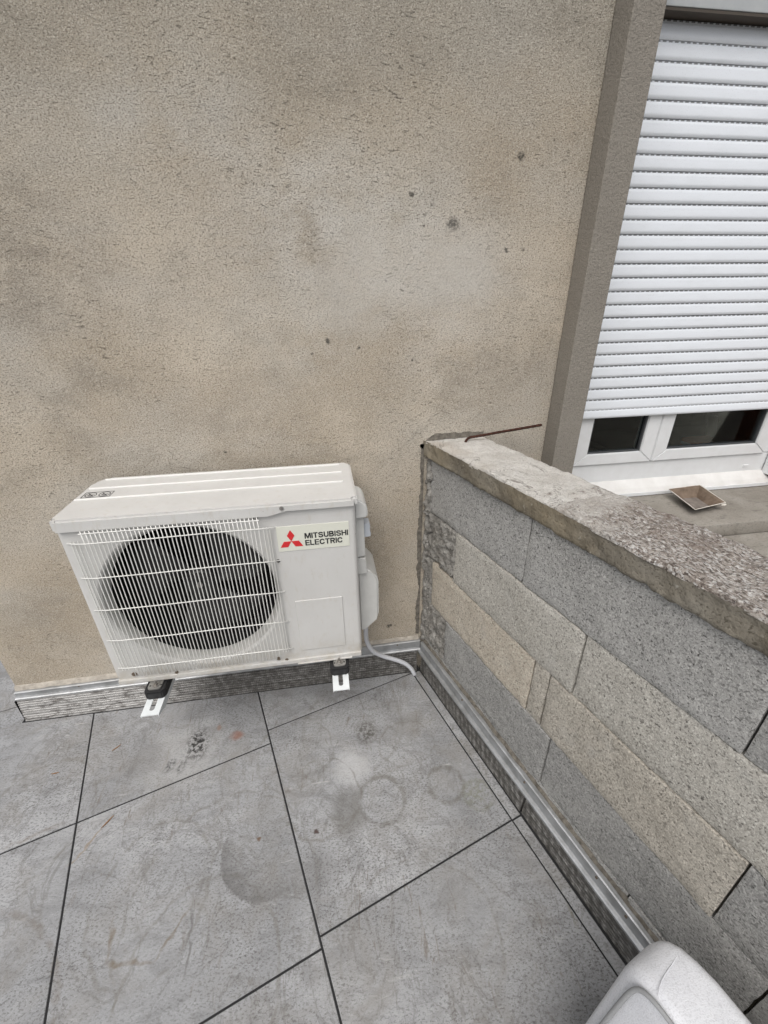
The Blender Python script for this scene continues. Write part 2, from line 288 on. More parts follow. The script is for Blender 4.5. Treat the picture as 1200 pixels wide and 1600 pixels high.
def m_fabric():
    t = NT('woven_cover'); v = t.pos; n = t.noise(v, 420, 3, .65); m = t.noise(v, 16, 5, .65); k = t.noise(t.map(v, (1, 4, 1), rot=(0, 0, .3)), 130, 3, .6)
    col = t.mix(t.ramp(m, (.35, 0), (.7, 1)), (.63, .64, .67), (.70, .71, .735)); col = t.mix(t.ramp(n, (.36, .5), (.5, 0)), col, (.42, .42, .44)); col = t.mix(t.ramp(k, (.33, .3), (.45, 0)), col, (.40, .40, .42))
    return t.fin(col, .85, t.bump(t.ma('ADD', n, k), .0004), spec=.2)

def m_slab():
    t = NT('weathered_concrete'); v = t.pos; a = t.noise(v, 5, 6, .65); f = t.noise(v, 150, 4, .6); k = t.noise(t.map(v, (1, 3, 1)), 16, 6, .7)
    col = t.mix(t.ramp(a, (.3, 0), (.7, 1)), (.21, .19, .162), (.325, .305, .27)); col = t.mix(t.ramp(k, (.55, 0), (.70, .7)), col, (.10, .09, .078)); col = t.mix(t.ramp(f, (.33, .5), (.46, 0)), col, (.11, .10, .09))
    return t.fin(col, .9, t.bump(f, .002), spec=.3)

def m_glass():
    t = NT('window_glass'); t.t.nodes.remove(t.p)
    g = t.n('ShaderNodeBsdfGlossy'); g.inputs['Roughness'].default_value = .02; tr = t.n('ShaderNodeBsdfTransparent'); tr.inputs[0].default_value = (.80, .84, .83, 1)
    fr = t.n('ShaderNodeFresnel'); fr.inputs[0].default_value = 1.33; mx = t.n('ShaderNodeMixShader')
    t.t.links.new(fr.outputs[0], mx.inputs[0]); t.t.links.new(tr.outputs[0], mx.inputs[1]); t.t.links.new(g.outputs[0], mx.inputs[2]); t.t.links.new(mx.outputs[0], t.out.inputs[0])
    return t.m

def m_slat():
    t = NT('white_slat'); v = t.pos; f = t.noise(v, 300, 3); d = t.noise(t.map(v, (1, 1, 3)), 12, 5, .6)
    col = t.mix(t.ramp(d, (.45, 0), (.75, .5)), (.77, .805, .85), (.69, .72, .755)); col = t.mix(t.ramp(f, (.30, .25), (.42, 0)), col, (.45, .45, .45))
    o = t.n('ShaderNodeSeparateXYZ'); t.put(o.inputs[0], t.obj())          # punched light slots in the hidden top flange
    fr_ = t.ma('FRACT', t.ma('MULTIPLY', o.outputs[0], 52)); on = t.ma('MULTIPLY', t.ma('GREATER_THAN', fr_, .38), t.ma('GREATER_THAN', o.outputs[2], .0190))
    edge = t.ma('MULTIPLY', t.ma('GREATER_THAN', o.outputs[2], .0190), .12); col = t.mix(edge, col, (.12, .12, .12))
    col = t.mix(t.ma('MULTIPLY', on, .7), col, (.02, .02, .02))
    return t.fin(col, .42, None, spec=.5)

def m_rust():
    t = NT('rust'); v = t.pos; a = t.noise(v, 130, 5, .7)
    return t.fin(t.mix(t.ramp(a, (.35, 0), (.65, 1)), (.020, .009, .007), (.075, .028, .017)), .9, t.bump(a, .003), spec=.3)

def m_card():
    t = NT('weathered_card'); v = t.pos; a = t.noise(v, 25, 5, .65)
    return t.fin(t.mix(t.ramp(a, (.35, 0), (.65, 1)), (.12, .088, .064), (.21, .158, .118)), .75, None, spec=.3)

M = dict(stucco=m_stucco(), surround=m_surround(), tile=m_tile(), rubble=m_rubble(), band=m_capband(), captop=m_coping(True), darkmortar=m_simple('dark_mortar', (.20, .182, .152), .95, c2=(.075, .066, .055), nz=120, bd=.006, ns=60), granite=m_coping(False),
    bgrey=m_block('grey_block', (.325, .320, .306), (.415, .410, .395)), bdark=m_block('grey_block_dark', (.285, .281, .270), (.372, .368, .354)),
    bbeige=m_block('beige_block', (.49, .43, .352), (.57, .508, .43), .2), bwarm=m_block('warm_grey_block', (.415, .393, .350), (.515, .492, .448), .3), bwarm2=m_block('sand_grey_block', (.41, .378, .325), (.50, .468, .412), .3),
    ac=m_acpaint(), acwire=m_simple('wire_coat', (.74, .735, .70), .38), ridge=m_simple('ridge_highlight_paint', (.80, .795, .77), .35), acplastic=m_simple('cover_plastic', (.56, .56, .54), .5, c2=(.62, .62, .60)),
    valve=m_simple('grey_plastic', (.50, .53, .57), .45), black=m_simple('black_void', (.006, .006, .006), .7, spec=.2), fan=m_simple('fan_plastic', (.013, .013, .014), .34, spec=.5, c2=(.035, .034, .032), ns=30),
    cowl=m_simple('cowl_paint', (.40, .395, .375), .5, c2=(.50, .49, .465)), rubber=m_simple('black_rubber', (.012, .012, .013), .55), steel=m_simple('zinc_steel', (.42, .41, .39), .42, .8, c2=(.22, .20, .18), ns=90),
    footmetal=m_simple('foot_steel', (.24, .235, .22), .5, .5, c2=(.34, .33, .31), ns=60), white=m_simple('bracket_white', (.76, .79, .80), .4, c2=(.68, .71, .71)),
    sticker=m_simple('sticker_cream', (.68, .685, .60), .4), red=m_simple('print_red', (.62, .025, .03), .4), ink=m_simple('print_black', (.012, .012, .014), .45),
    screw=m_simple('screw_rust', (.20, .16, .12), .5, .6), membrane=m_membrane(), alu=m_simple('aluminium', (.47, .48, .49), .46, .65, c2=(.30, .305, .305), nz=240, bd=.0006),
    sealant=m_simple('old_sealant', (.48, .44, .38), .85, c2=(.30, .27, .23), nz=120, bd=.003, ns=50), hose=m_simple('white_hose', (.62, .63, .66), .5), fabric=m_fabric(),
    piping=m_simple('grey_piping', (.30, .305, .31), .85, nz=600, bd=.0006), slab=m_slab(), glass=m_glass(), slat=m_slat(), pvc=m_simple('white_pvc', (.74, .755, .765), .35, c2=(.69, .70, .705)),
    gasket=m_simple('grey_gasket', (.06, .065, .07), .6), lintel=m_simple('lintel_soffit', (.075, .062, .05), .8), boxfront=m_simple('shutter_case', (.40, .42, .43), .5, c2=(.46, .48, .48)),
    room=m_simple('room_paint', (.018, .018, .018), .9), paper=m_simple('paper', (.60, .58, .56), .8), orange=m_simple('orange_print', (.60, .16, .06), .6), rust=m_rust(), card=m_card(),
    cardinner=m_simple('card_inside', (.22, .19, .165), .6, c2=(.13, .11, .095), ns=40), cardwhite=m_simple('torn_card', (.66, .62, .56), .8), under=m_simple('dark_roofing_felt', (.022, .022, .023), .9, nz=80, bd=.003),
    sill=m_simple('dusty_sill', (.60, .59, .57), .6, c2=(.70, .695, .68), ns=14), terracotta=m_simple('terracotta', (.21, .085, .05), .85, c2=(.13, .06, .04), nz=90, bd=.004),
    plinth=m_simple('painted_plinth', (.30, .325, .35), .6, c2=(.22, .235, .25), ns=30), leaf=m_simple('dry_leaf', (.24, .125, .05), .8))

# ---------------------------------------------------------------- object helpers
def tag(o, label=None, cat=None, group=None, kind=None):
    if label: o['label'] = label
    if cat: o['category'] = cat
    if group: o['group'] = group
    if kind: o['kind'] = kind
    return o
def empty(name, loc=(0, 0, 0), rz=0.0, parent=None, **k):
    o = bpy.data.objects.new(name, None); COL.objects.link(o); o.location = loc; o.rotation_euler = (0, 0, rz); o.parent = parent
    o.empty_display_size = .05; return tag(o, **k)
def obj(name, bm, mat, parent=None, smooth=None, wn_=False, **k):
    me = bpy.data.meshes.new(name); bmesh.ops.recalc_face_normals(bm, faces=bm.faces[:]); bm.to_mesh(me); bm.free()
    for m in (mat if isinstance(mat, (list, tuple)) else [mat]): me.materials.append(m)
    if smooth is not None:
        for p in me.polygons: p.use_smooth = True
        me.set_sharp_from_angle(angle=math.radians(smooth))
    o = bpy.data.objects.new(name, me); COL.objects.link(o); o.parent = parent
    if wn_:
        md = o.modifiers.new('weighted', 'WEIGHTED_NORMAL'); md.keep_sharp = True
    return tag(o, **k)
def cube(bm, x0, x1, y0, y1, z0, z1, bev=0.0, seg=2):
    vs = [bm.verts.new((x, y, z)) for x in (x0, x1) for y in (y0, y1) for z in (z0, z1)]
    F = [(0, 1, 3, 2), (4, 6, 7, 5), (0, 4, 5, 1), (2, 3, 7, 6), (0, 2, 6, 4), (1, 5, 7, 3)]
    fs = [bm.faces.new([vs[i] for i in f]) for f in F]
    if bev > 0:
        es = list({e for f in fs for e in f.edges})
        bmesh.ops.bevel(bm, geom=es, offset=bev, segments=seg, affect='EDGES', profile=.5)
def box(name, dims, mat, parent=None, bev=0.0, seg=2, **k):
    bm = bmesh.new(); cube(bm, *dims, bev=bev, seg=seg)
    return obj(name, bm, mat, parent, smooth=(40 if bev else None), wn_=bool(bev), **k)
def prism(bm, pts, a0, a1, axis='y'):
    """pts: outline in the other two axes, pushed from a0 to a1"""
    def P(p, a): return {'y': (p[0], a, p[1]), 'z': (p[0], p[1], a), 'x': (a, p[0], p[1])}[axis]
    A = [bm.verts.new(P(p, a0)) for p in pts]; B = [bm.verts.new(P(p, a1)) for p in pts]; n = len(pts)
    bm.faces.new(A); bm.faces.new(B[::-1])
    for i in range(n): bm.faces.new((A[i], B[i], B[(i+1) % n], A[(i+1) % n]))
def tube(bm, pts, r, n=8, cap=True, rf=None):
    pts = [Vector(p) for p in pts]; rings = []
    ref = None
    for i, p in enumerate(pts):
        d = (pts[min(i+1, len(pts)-1)]-pts[max(i-1, 0)]).normalized()
        if ref is None: ref = d.orthogonal().normalized()
        ref = (ref-d*ref.dot(d)).normalized(); q = d.cross(ref); rr = rf(i) if rf else r
        rings.append([bm.verts.new(p+rr*(math.cos(a)*ref+math.sin(a)*q)) for a in [2*math.pi*j/n for j in range(n)]])
    for a, b in zip(rings, rings[1:]):
        for j in range(n): bm.faces.new((a[j], a[(j+1) % n], b[(j+1) % n], b[j]))
    if cap: bm.faces.new(rings[0]); bm.faces.new(rings[-1][::-1])
def spline(pts, k=8):
    P = [Vector(p) for p in pts]; P = [P[0]*2-P[1]]+P+[P[-1]*2-P[-2]]; out = []
    for i in range(1, len(P)-2):
        for j in range(k):
            t = j/k; a, b, c, d = P[i-1:i+3]
            out.append(.5*((2*b)+(c-a)*t+(2*a-5*b+4*c-d)*t*t+(3*b-a-3*c+d)*t**3))
    out.append(P[-2]); return out
def disc(bm, c, r, y0, y1, n=20, axis='y'):
    cx, cz = c; prism(bm, [(cx+r*math.cos(2*math.pi*i/n), cz+r*math.sin(2*math.pi*i/n)) for i in range(n)], y0, y1, axis)
def nz(p, s): return mnoise.noise(Vector(p)*s)

# ================================================================= GROUND AND PAVING
box('ground', (-30, 30, -30, 30, -.5, -.045), M['under'], kind='structure')
floor = empty('terrace_floor', (0, 0, 0), TH, kind='structure')
WY = .335                                     # face of the rendered house wall
def clip(poly, nx, ny, d):                    # keep the side where nx*x+ny*y <= d
    out = []
    for i in range(len(poly)):
        a, b = poly[i], poly[(i+1) % len(poly)]; da = nx*a[0]+ny*a[1]-d; db = nx*b[0]+ny*b[1]-d
        if da <= 0: out.append(a)
        if (da < 0 < db) or (db < 0 < da):
            t = da/(da-db); out.append((a[0]+(b[0]-a[0])*t, a[1]+(b[1]-a[1])*t))
    return out
def tile(e0, e1, g0, g1, cl=True):
    J = .0028; poly = [(e0+J, g0+J), (e1-J, g0+J), (e1-J, g1-J), (e0+J, g1-J)]
    if cl: poly = clip(poly, math.sin(TH), math.cos(TH), .2885)
    if len(poly) < 3: return
    bm = bmesh.new(); prism(bm, poly, -.04, 0.0, 'z')
    dz = random.uniform(-.0008, .0008)
    top = [f for f in bm.faces if all(v.co.z > -.001 for v in f.verts)]
    bmesh.ops.bevel(bm, geom=[e for f in top for e in f.edges], offset=.0012, segments=1, affect='EDGES')
    o = obj('tile', bm, M['tile'], floor); o.location.z = dz
for k in range(-6, 2):
    for (e0, e1, off) in ((-.235, .415, -.091), (.415, 1.083, -.030)):
        p = .652 if e0 < 0 else .688
        tile(e0, e1, off+p*k, off+p*(k+1))
    if k < 1: tile(1.083, 1.121, -.031+.688*k, -.031+.688*(k+1))
for c in range(5):
    for k in range(-6, 4):
        e1 = -.235-.65*c; g1 = -.091+.65*(k+1); e0 = e1-.65; g0 = g1-.65
        if c == 0 and k in (0, 1):           # the tile cut round the end of the house wall
            J = .0028; poly = [(e0+J, g0+J), (e1-J, g0+J), (e1-J, g1-J), (e0+J, g1-J)]; bm = bmesh.new()
            pa = clip(clip(poly, math.sin(TH), math.cos(TH), .2885), -math.cos(TH), math.sin(TH), .612); pb = clip(poly, math.cos(TH), -math.sin(TH), -.612)
            for q_ in (pa, pb):
                if len(q_) > 2: prism(bm, q_, -.04, 0.0, 'z')
            obj('tile', bm, M['tile'], floor)
            continue
        tile(e0, e1, g0, g1, cl=False)
tile(1.083, 1.121, -.031, .2)
box('joint_fill', (-4.2, 1.128, -4.6, 3.1, -.044, -.0035), M['under'], floor)

# ================================================================= THE HOUSE WALL, WINDOW, SHUTTER
house = empty('house', (0, WY, 0), 0, label='beige stucco house wall with a white shuttered window at its right', cat='house')
def hx(name, d, mat, parent=house, bev=0.0, **k):      # box in world coordinates, child of the house
    x0, x1, y0, y1, z0, z1 = d; return box(name, (x0, x1, y0-WY, y1-WY, z0, z1), mat, parent, bev, **k)
hx('wall', (-.605, 1.546, WY, .62, -.04, 3.3), M['stucco'], bev=.006)
hx('wall', (1.5465, 1.629, .337, .62, .69, 3.3), M['stucco'])
hx('wall', (2.83, 4.2, WY, .62, -.04, 3.3), M['stucco']); hx('wall', (1.629, 2.83, WY+.09, .62, 2.40, 3.3), M['stucco']); hx('wall', (1.5475, 2.83, .47, .62, -.04, .765), M['stucco'])
# projecting window surround: side strip, with the strip along the top
hx('window_surround', (1.543, 1.630, .253, .3368, .70, 3.2), M['surround'], bev=.004)
hx('shutter_case', (1.631, 2.828, .418, .60, 2.252, 2.399), M['boxfront'], bev=.003)
hx('soffit', (1.631, 2.828, .4195, .62, 2.245, 2.251), M['lintel'])
hx('reveal', (1.6302, 1.634, .338, .62, .757, 2.244), M['stucco'])
hx('reveal', (1.6345, 1.7195, .482, .62, .757, 2.244), M['stucco'])
hx('reveal', (2.762, 2.829, .30, .62, .757, 2.244), M['terracotta'], bev=.004)
# roller shutter: 27 curved slats
shutter = empty('shutter', (0, 0, 0), 0, house)
def slat_mesh(x0, x1, h, foot=False):
    bm = bmesh.new(); n = 7
    prof = [(-.0005, -h/2+.0022)]
    for i in range(n+1):
        u = i/n; z = -h/2+.003+u*(h-.0075); d_ = .0050*min(1, .45+u*4)*(1-.80*max(0, u-.12)**1.5); prof.append((-d_, z))
    prof += [(-.0008, h/2-.0035), (-.0008, h/2+.001), (.004, h/2+.001), (.004, -h/2+.0022)]
    prism(bm, prof, x0, x1, 'x'); return bm
sm0 = None; PIT = .04245
for i in range(27):
    zc = 2.242-PIT*(i+.5)
    if sm0 is None:
        sm0 = obj('slat', slat_mesh(1.725, 2.742, PIT), M['slat'], shutter, smooth=35); o = sm0
    else:
        o = sm0.copy(); COL.objects.link(o); o.parent = shutter
    o.location = (0, .4575-WY, zc+random.uniform(-.0003, .0003))
    if zc < 1.16: break
slb = slat_mesh(1.725, 2.742, .042); o = obj('bottom_bar', slb, M['slat'], shutter, smooth=35); o.location = (0, .456-WY, 1.1235); o.scale.z = .85
hx('dark_slot_strip', (1.726, 2.741, .4635, .468, 1.13, 2.244), M['gasket'], shutter)
hx('guide_rail', (1.635, 1.7245, .462, .4815, .80, 2.244), M['pvc'], shutter); hx('guide_rail', (2.7425, 2.7615, .43, .475, .80, 2.244), M['pvc'], shutter)
# window frame under the shutter
win = empty('window', (0, 0, 0), 0, house)
hx('frame', (1.722, 2.7615, .482, .54, .770, .8945), M['pvc'], win, bev=.004)
hx('frame', (2.712, 2.7612, .4825, .54, .896, 2.24), M['pvc'], win, bev=.004)
hx('frame', (1.722, 1.765, .4835, .54, .896, 2.24), M['pvc'], win, bev=.004)
def sash(x0, x1):
    B = .050; T = .062
    for d in ((x0, x1, .8965, .8965+B),):
        bm = bmesh.new(); prism(bm, [(x0, d[2]), (x1, d[2]), (x1-T, d[3]), (x0+T, d[3])], .472-WY, .52-WY, 'y')
        bmesh.ops.bevel(bm, geom=[e for e in bm.edges], offset=.003, segments=2, affect='EDGES'); obj('sash_rail', bm, M['pvc'], win, smooth=40, wn_=True)
    for (a, b, s) in ((x0, x0+T, 1), (x1, x1-T, -1)):
        bm = bmesh.new(); pts = [(a, .8967), (b, .8965+B+.0004), (b, 2.23), (a, 2.23)]; prism(bm, pts, .4718-WY, .52-WY, 'y')
        bmesh.ops.bevel(bm, geom=[e for e in bm.edges], offset=.003, segments=2, affect='EDGES'); obj('sash_stile', bm, M['pvc'], win, smooth=40, wn_=True)
    g = .006; xa, xb, za = x0+T, x1-T, .8965+B
    hx('gasket', (xa, xb, .479, .5, za+.0005, za+g), M['gasket'], win); hx('gasket', (xa+.0004, xa+g, .479, .5, za+g, 2.22), M['gasket'], win); hx('gasket', (xb-g, xb-.0004, .479, .5, za+g, 2.22), M['gasket'], win)
    hx('pane', (xa+.002, xb-.002, .489, .493, za+.003, 2.22), M['glass'], win)
sash(1.767, 2.1385); sash(2.1405, 2.711)
hx('drain_cap', (2.635, 2.662, .4775, .484, .832, .842), M['pvc'], win, bev=.0015)
bm = bmesh.new(); prism(bm, [(.482, .812), (.482, .776), (.452, .772), (.452, .757), (.430, .755), (.430, .768), (.444, .784)], 1.722, 2.757, 'x')
for v in bm.verts: v.co.y -= WY
obj('sill', bm, [M['sill']], win)
hx('sill_nosing', (1.7215, 2.7575, .4255, .4296, .7545, .769), M['pvc'], win)
# the dark room behind the glass
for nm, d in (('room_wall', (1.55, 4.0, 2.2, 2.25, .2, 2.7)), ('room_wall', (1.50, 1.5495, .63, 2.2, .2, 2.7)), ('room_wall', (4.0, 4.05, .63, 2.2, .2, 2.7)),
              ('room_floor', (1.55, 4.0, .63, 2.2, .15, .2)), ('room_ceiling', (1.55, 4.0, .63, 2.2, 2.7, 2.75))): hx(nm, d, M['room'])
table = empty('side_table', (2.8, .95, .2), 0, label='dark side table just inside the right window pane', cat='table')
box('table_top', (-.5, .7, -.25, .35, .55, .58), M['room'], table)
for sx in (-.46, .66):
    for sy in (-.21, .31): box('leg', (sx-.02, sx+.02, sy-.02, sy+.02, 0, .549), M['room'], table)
bx = empty('storage_box', (2.74, .83, .781), .05, label='small orange and white striped box behind the right pane', cat='box')
for i, c in enumerate(('paper', 'orange', 'paper', 'orange')): box('stripe_band', (-.08, .08, -.04, .05, .018*i, .018*i+.0175), M[c], bx)
o = box('sheet', (-.07, .07, -.0015, .0015, 0, .16), M['paper'], None, label='pale sheet of paper leaning in the dark behind the right pane', cat='paper'); o.location = (2.93, .95, .782); o.rotation_euler = (-.35, .25, .4)

# ledge outside the window and lower surface
bm = bmesh.new(); cube(bm, 1.632, 4.0, .135, .4295, .6965, .7525, .006)
obj('ledge', bm, M['slab'], None, smooth=40, kind='structure')
bm = bmesh.new(); prism(bm, [E2(1.325, -2.6)[:2], E2(4.2, -2.6)[:2], (4.0, .468), (1.5476, .468), (1.5476, .252), E2(1.325, -.25)[:2]], -.03, .6955, 'z')
obj('side_terrace', bm, M['slab'], None, kind='structure')

# ================================================================= BLOCK WALL
wall = empty('block_wall', (0, 0, 0), TH, label='low unrendered concrete block wall with a rough stone coping', cat='wall')
FE = 1.145; BE = 1.335
def block(g0, g1, z0, z1, mat, seed=0, lab=None, depth=.05):
    J = .0017; off = .0022*math.sin(seed*2.7); g0 += J; g1 -= J; z0 += J; z1 -= J
    ny = max(3, int((g1-g0)/.012)); nzz = max(3, int((z1-z0)/.012)); bm = bmesh.new(); G = []
    for i in range(ny+1):
        row = []
        for j in range(nzz+1):
            g = g0+(g1-g0)*i/ny; z = z0+(z1-z0)*j/nzz; ed = min(i, ny-i, j, nzz-j)
            p = Vector((seed*3.1, g, z)); x = FE+off+.0024*nz(p, 40)+.0020*nz(p, 13)
            if ed == 0:
                c = max(0, nz(p, 34)+.15)
                x += .0016+.004*c
                s = .0016*nz(p, 55)+.0030*c*max(0, nz(p, 15)+.3)
                if i == 0: g += abs(s)
                if i == ny: g -= abs(s)
                if j == 0: z += abs(s)
                if j == nzz: z -= abs(s)
            row.append(bm.verts.new((x, g, z)))
        G.append(row)
    for i in range(ny):
        for j in range(nzz): bm.faces.new((G[i][j], G[i+1][j], G[i+1][j+1], G[i][j+1]))
    rim = [G[i][0] for i in range(ny+1)]+[G[ny][j] for j in range(1, nzz+1)]+[G[i][nzz] for i in range(ny-1, -1, -1)]+[G[0][j] for j in range(nzz-1, 0, -1)]
    back = [bm.verts.new((FE+depth, v.co.y, v.co.z)) for v in rim]; n = len(rim)
    for i in range(n): bm.faces.new((rim[i], rim[(i+1) % n], back[(i+1) % n], back[i]))
    bm.faces.new(back)
    return obj('block', bm, mat, wall, smooth=50, label=lab)
Z = [1.040, .824, .616, .403, .190, .0]
block(-.534, -.006, Z[1], Z[0], M['bgrey'], 1); block(-1.098, -.534, Z[1], Z[0], M['bgrey'], 2); block(-1.65, -1.098, Z[1], Z[0], M['bdark'], 3)
block(-.762, -.205, Z[2], Z[1], M['bwarm'], 4); block(-1.40, -.762, Z[2], Z[1], M['bwarm'], 5); block(-2.0, -1.40, Z[2], Z[1], M['bgrey'], 6)
block(-.630, -.060, Z[3], Z[2], M['bbeige'], 7, 'sandy beige block'); block(-.6905, -.630, Z[3], Z[2], M['bwarm2'], 8); block(-1.181, -.6915, Z[3], Z[2], M['bwarm2'], 9); block(-1.75, -1.181, Z[3], Z[2], M['bdark'], 10)
block(-.737, -.178, Z[4], Z[3], M['bdark'], 11); block(-1.290, -.737, Z[4], Z[3], M['bdark'], 12); block(-1.85, -1.290, Z[4], Z[3], M['bdark'], 13)
block(-.50, -.02, Z[5], Z[4], M['bdark'], 14); block(-1.05, -.50, Z[5], Z[4], M['bdark'], 15); block(-1.6, -1.05, Z[5], Z[4], M['bdark'], 16)
for (g0, g1, a) in ((-2.6, -1.65, 0), (-2.6, -2.0, 1), (-2.6, -1.75, 2), (-2.6, -1.85, 3), (-2.6, -1.6, 4)): block(g0, g1, Z[a+1], Z[a], M['bdark'], 20+a)
box('core', (FE+.022, BE-.02, -2.58, .02, 0.0, 1.036), M['band'], wall)
def rubble(g0, g1, z0, z1, bulge, seed, mat='rubble', ragged=.02, amp=.008, nm='mortar_patch'):
    cell = .007; ny = max(3, int((g1-g0)/cell)); nn = max(4, int((z1-z0)/cell)); bm = bmesh.new(); G = []
    for i in range(ny+1):
        row = []
        for j in range(nn+1):
            z = z0+(z1-z0)*j/nn; lo = g0+ragged*(nz((seed, 0, z), 22)+.5*nz((seed, 9, z), 60))
            g = lo+(g1-lo)*i/ny; p = Vector((seed, g, z)); ed = min(i, ny-i, j, nn-j)
            x = FE-bulge+amp*nz(p, 45)+amp*.9*nz(p, 95)+amp*nz(p, 20)+(.010 if ed == 0 else 0)
            row.append(bm.verts.new((x, g+.003*nz(p, 50), z+.003*nz(p+Vector((5, 5, 5)), 50))))
        G.append(row)
    for i in range(ny):
        for j in range(nn): bm.faces.new((G[i][j], G[i+1][j], G[i+1][j+1], G[i][j+1]))
    rim = [G[i][0] for i in range(ny+1)]+[G[ny][j] for j in range(1, nn+1)]+[G[i][nn] for i in range(ny-1, -1, -1)]+[G[0][j] for j in range(nn-1, 0, -1)]
    back = [bm.verts.new((FE+.03, v.co.y, v.co.z)) for v in rim]; n = len(rim)
    for i in range(n): bm.faces.new((rim[i], rim[(i+1) % n], back[(i+1) % n], back[i]))
    return obj(nm, bm, M[mat], wall, smooth=70)
rubble(-.200, -.002, Z[2]+.004, Z[1]-.004, -.003, 1.3, ragged=.014)
rubble(-.172, -.002, .165, Z[3]-.002, -.002, 2.7, ragged=.022)
rubble(-.060, -.003, Z[3], Z[2], -.003, 4.1, ragged=.012)
rubble(-.030, .001, Z[1]-.003, 1.045, .009, 5.9, ragged=.020, amp=.009)
rubble(-.026, .004, .17, Z[1], .008, 7.7, ragged=.022, amp=.009)
# coping: mortar bed band, pale troweled length, rough granite length
ZT = 1.106
def coping(name, g0, g1, z0, z1, e0, e1, mat, amp, seed, ragL=0.0, cell=.009, drop=0.0, slope=0.0):
    ne = int((e1-e0)/cell); ng = int((g1-g0)/cell); bm = bmesh.new(); T = []
    for i in range(ne+1):
        row = []
        for j in range(ng+1):
            u = i/ne; gl = g0+ragL*(nz((seed, u*2, 3), 2.0)+.4*nz((seed, u*9, 3), 2)); g = gl+(g1-gl)*j/ng
            e = e0+(e1-e0)*u; p = Vector((e, g, seed)); ed = min(i, ne-i)
            z = z1+amp*(nz(p, 9)*.9+nz(p, 28)*.7+nz(p, 70)*.45)
            if ed == 0: z -= .005+.004*abs(nz(p, 30)); e += (1 if i == 0 else -1)*(.001+.007*abs(nz(p, 22)))
            if ed == 1: z -= .001+.002*abs(nz(p, 30))
            z -= drop*max(0, 1-(.03-g)/.13)**2 if g > -.10 else 0
            if i <= ne//2: e += .004*nz(p, 12)
            row.append(bm.verts.new((e, g, z)))
        T.append(row)
    for i in range(ne):
        for j in range(ng): bm.faces.new((T[i][j], T[i+1][j], T[i+1][j+1], T[i][j+1]))
    rim = [T[i][0] for i in range(ne+1)]+[T[ne][j] for j in range(1, ng+1)]+[T[i][ng] for i in range(ne-1, -1, -1)]+[T[0][j] for j in range(ng-1, 0, -1)]
    bot = [bm.verts.new((v.co.x, v.co.y, z0)) for v in rim]; n = len(rim)
    for i in range(n): bm.faces.new((rim[i], rim[(i+1) % n], bot[(i+1) % n], bot[i]))
    bm.faces.new(bot)
    return obj(name, bm, mat, wall, smooth=70)
# band on the visible side, rough grid
def band():
    g0, g1 = -2.6, .012; ng = 420; nn = 9; bm = bmesh.new(); G = []
    for i in range(ng+1):
        row = []
        g = g0+(g1-g0)*i/ng; zb = 1.037+.006*nz((1, g, 0), 18)+.004*nz((2, g, 0), 60)
        for j in range(nn+1):
            z = zb+(ZT-.007-zb)*j/nn; p = Vector((3, g, z)); x = 1.130+.003*nz(p, 18)+.0035*nz(p, 55)+.004*(1-j/nn)*nz(p, 30)
            if j == 0: x += .008
            row.append(bm.verts.new((x, g, z)))
        G.append(row)
    for i in range(ng):
        for j in range(nn): bm.faces.new((G[i][j], G[i+1][j], G[i+1][j+1], G[i][j+1]))
    a = [G[i][0] for i in range(ng+1)]; b = [bm.verts.new((1.2, v.co.y, v.co.z)) for v in a]
    for i in range(ng): bm.faces.new((a[i], b[i], b[i+1], a[i+1]))
    obj('mortar_bed', bm, M['band'], wall, smooth=60)
band()
coping('coping_stone', -.615, .012, 1.0955, ZT, 1.129, BE, M['captop'], .0065, 1.0, ragL=.02, drop=.02)['label'] = 'pale troweled coping length next to the house'
coping('coping_stone', -2.6, -.612, 1.0955, ZT+.002, 1.127, BE+.004, M['granite'], .0095, 2.0)['label'] = 'dark speckled rough coping length'
# ragged cut edge of the render along the block wall
cut = bmesh.new(); N = 120; L = []; R = []
def ragged_path():
    out = []
    for i in range(N+1):
        z = .19+(1.085-.19)*i/N; out.append((1.066, z))
    for i in range(1, 22): out.append((1.066+.235*i/21, 1.085+.045*math.sin(min(1, i/6)*math.pi/2)))
    return out
path = ragged_path()
for k, (x, z) in enumerate(path):
    onside = k <= N; wdt = (.013+.020*nz((z, x, 1), 9)+.009*nz((z, x, 1), 30)+.004*nz((z, x, 5), 80)) if onside else (.009+.004*nz((z, x, 1), 30))*(1-max(0, (k-N-12)/22))
    if onside: a = (x+.016, z); b = (x-wdt+.004, z)
    else: a = (x, z-.03); b = (x, z+wdt)
    L.append(cut.verts.new((a[0], WY-.0035+.0015*nz((x, z, 2), 60), a[1]))); R.append(cut.verts.new((b[0], WY+.003, b[1])))
    if k:
        cut.faces.new((L[k-1], L[k], R[k], R[k-1]))
o = obj('cut_render_edge', cut, M['darkmortar'], house, smooth=60); o.location = (0, -WY, 0)

# rebar
bm = bmesh.new()
pts = spline([(1.203, .262, 1.06), (1.208, .264, 1.098), (1.222, .268, 1.118), (1.258, .268, 1.1235), (1.318, .262, 1.1335), (1.40, .262, 1.1425), (1.482, .262, 1.152)], 8)
tube(bm, pts, .0048, 8, rf=lambda i: .0044+.0006*(i % 2))
tag(obj('rebar', bm, M['rust'], None, smooth=60), label='rusty bent iron rod sticking out of the coping', cat='rebar')

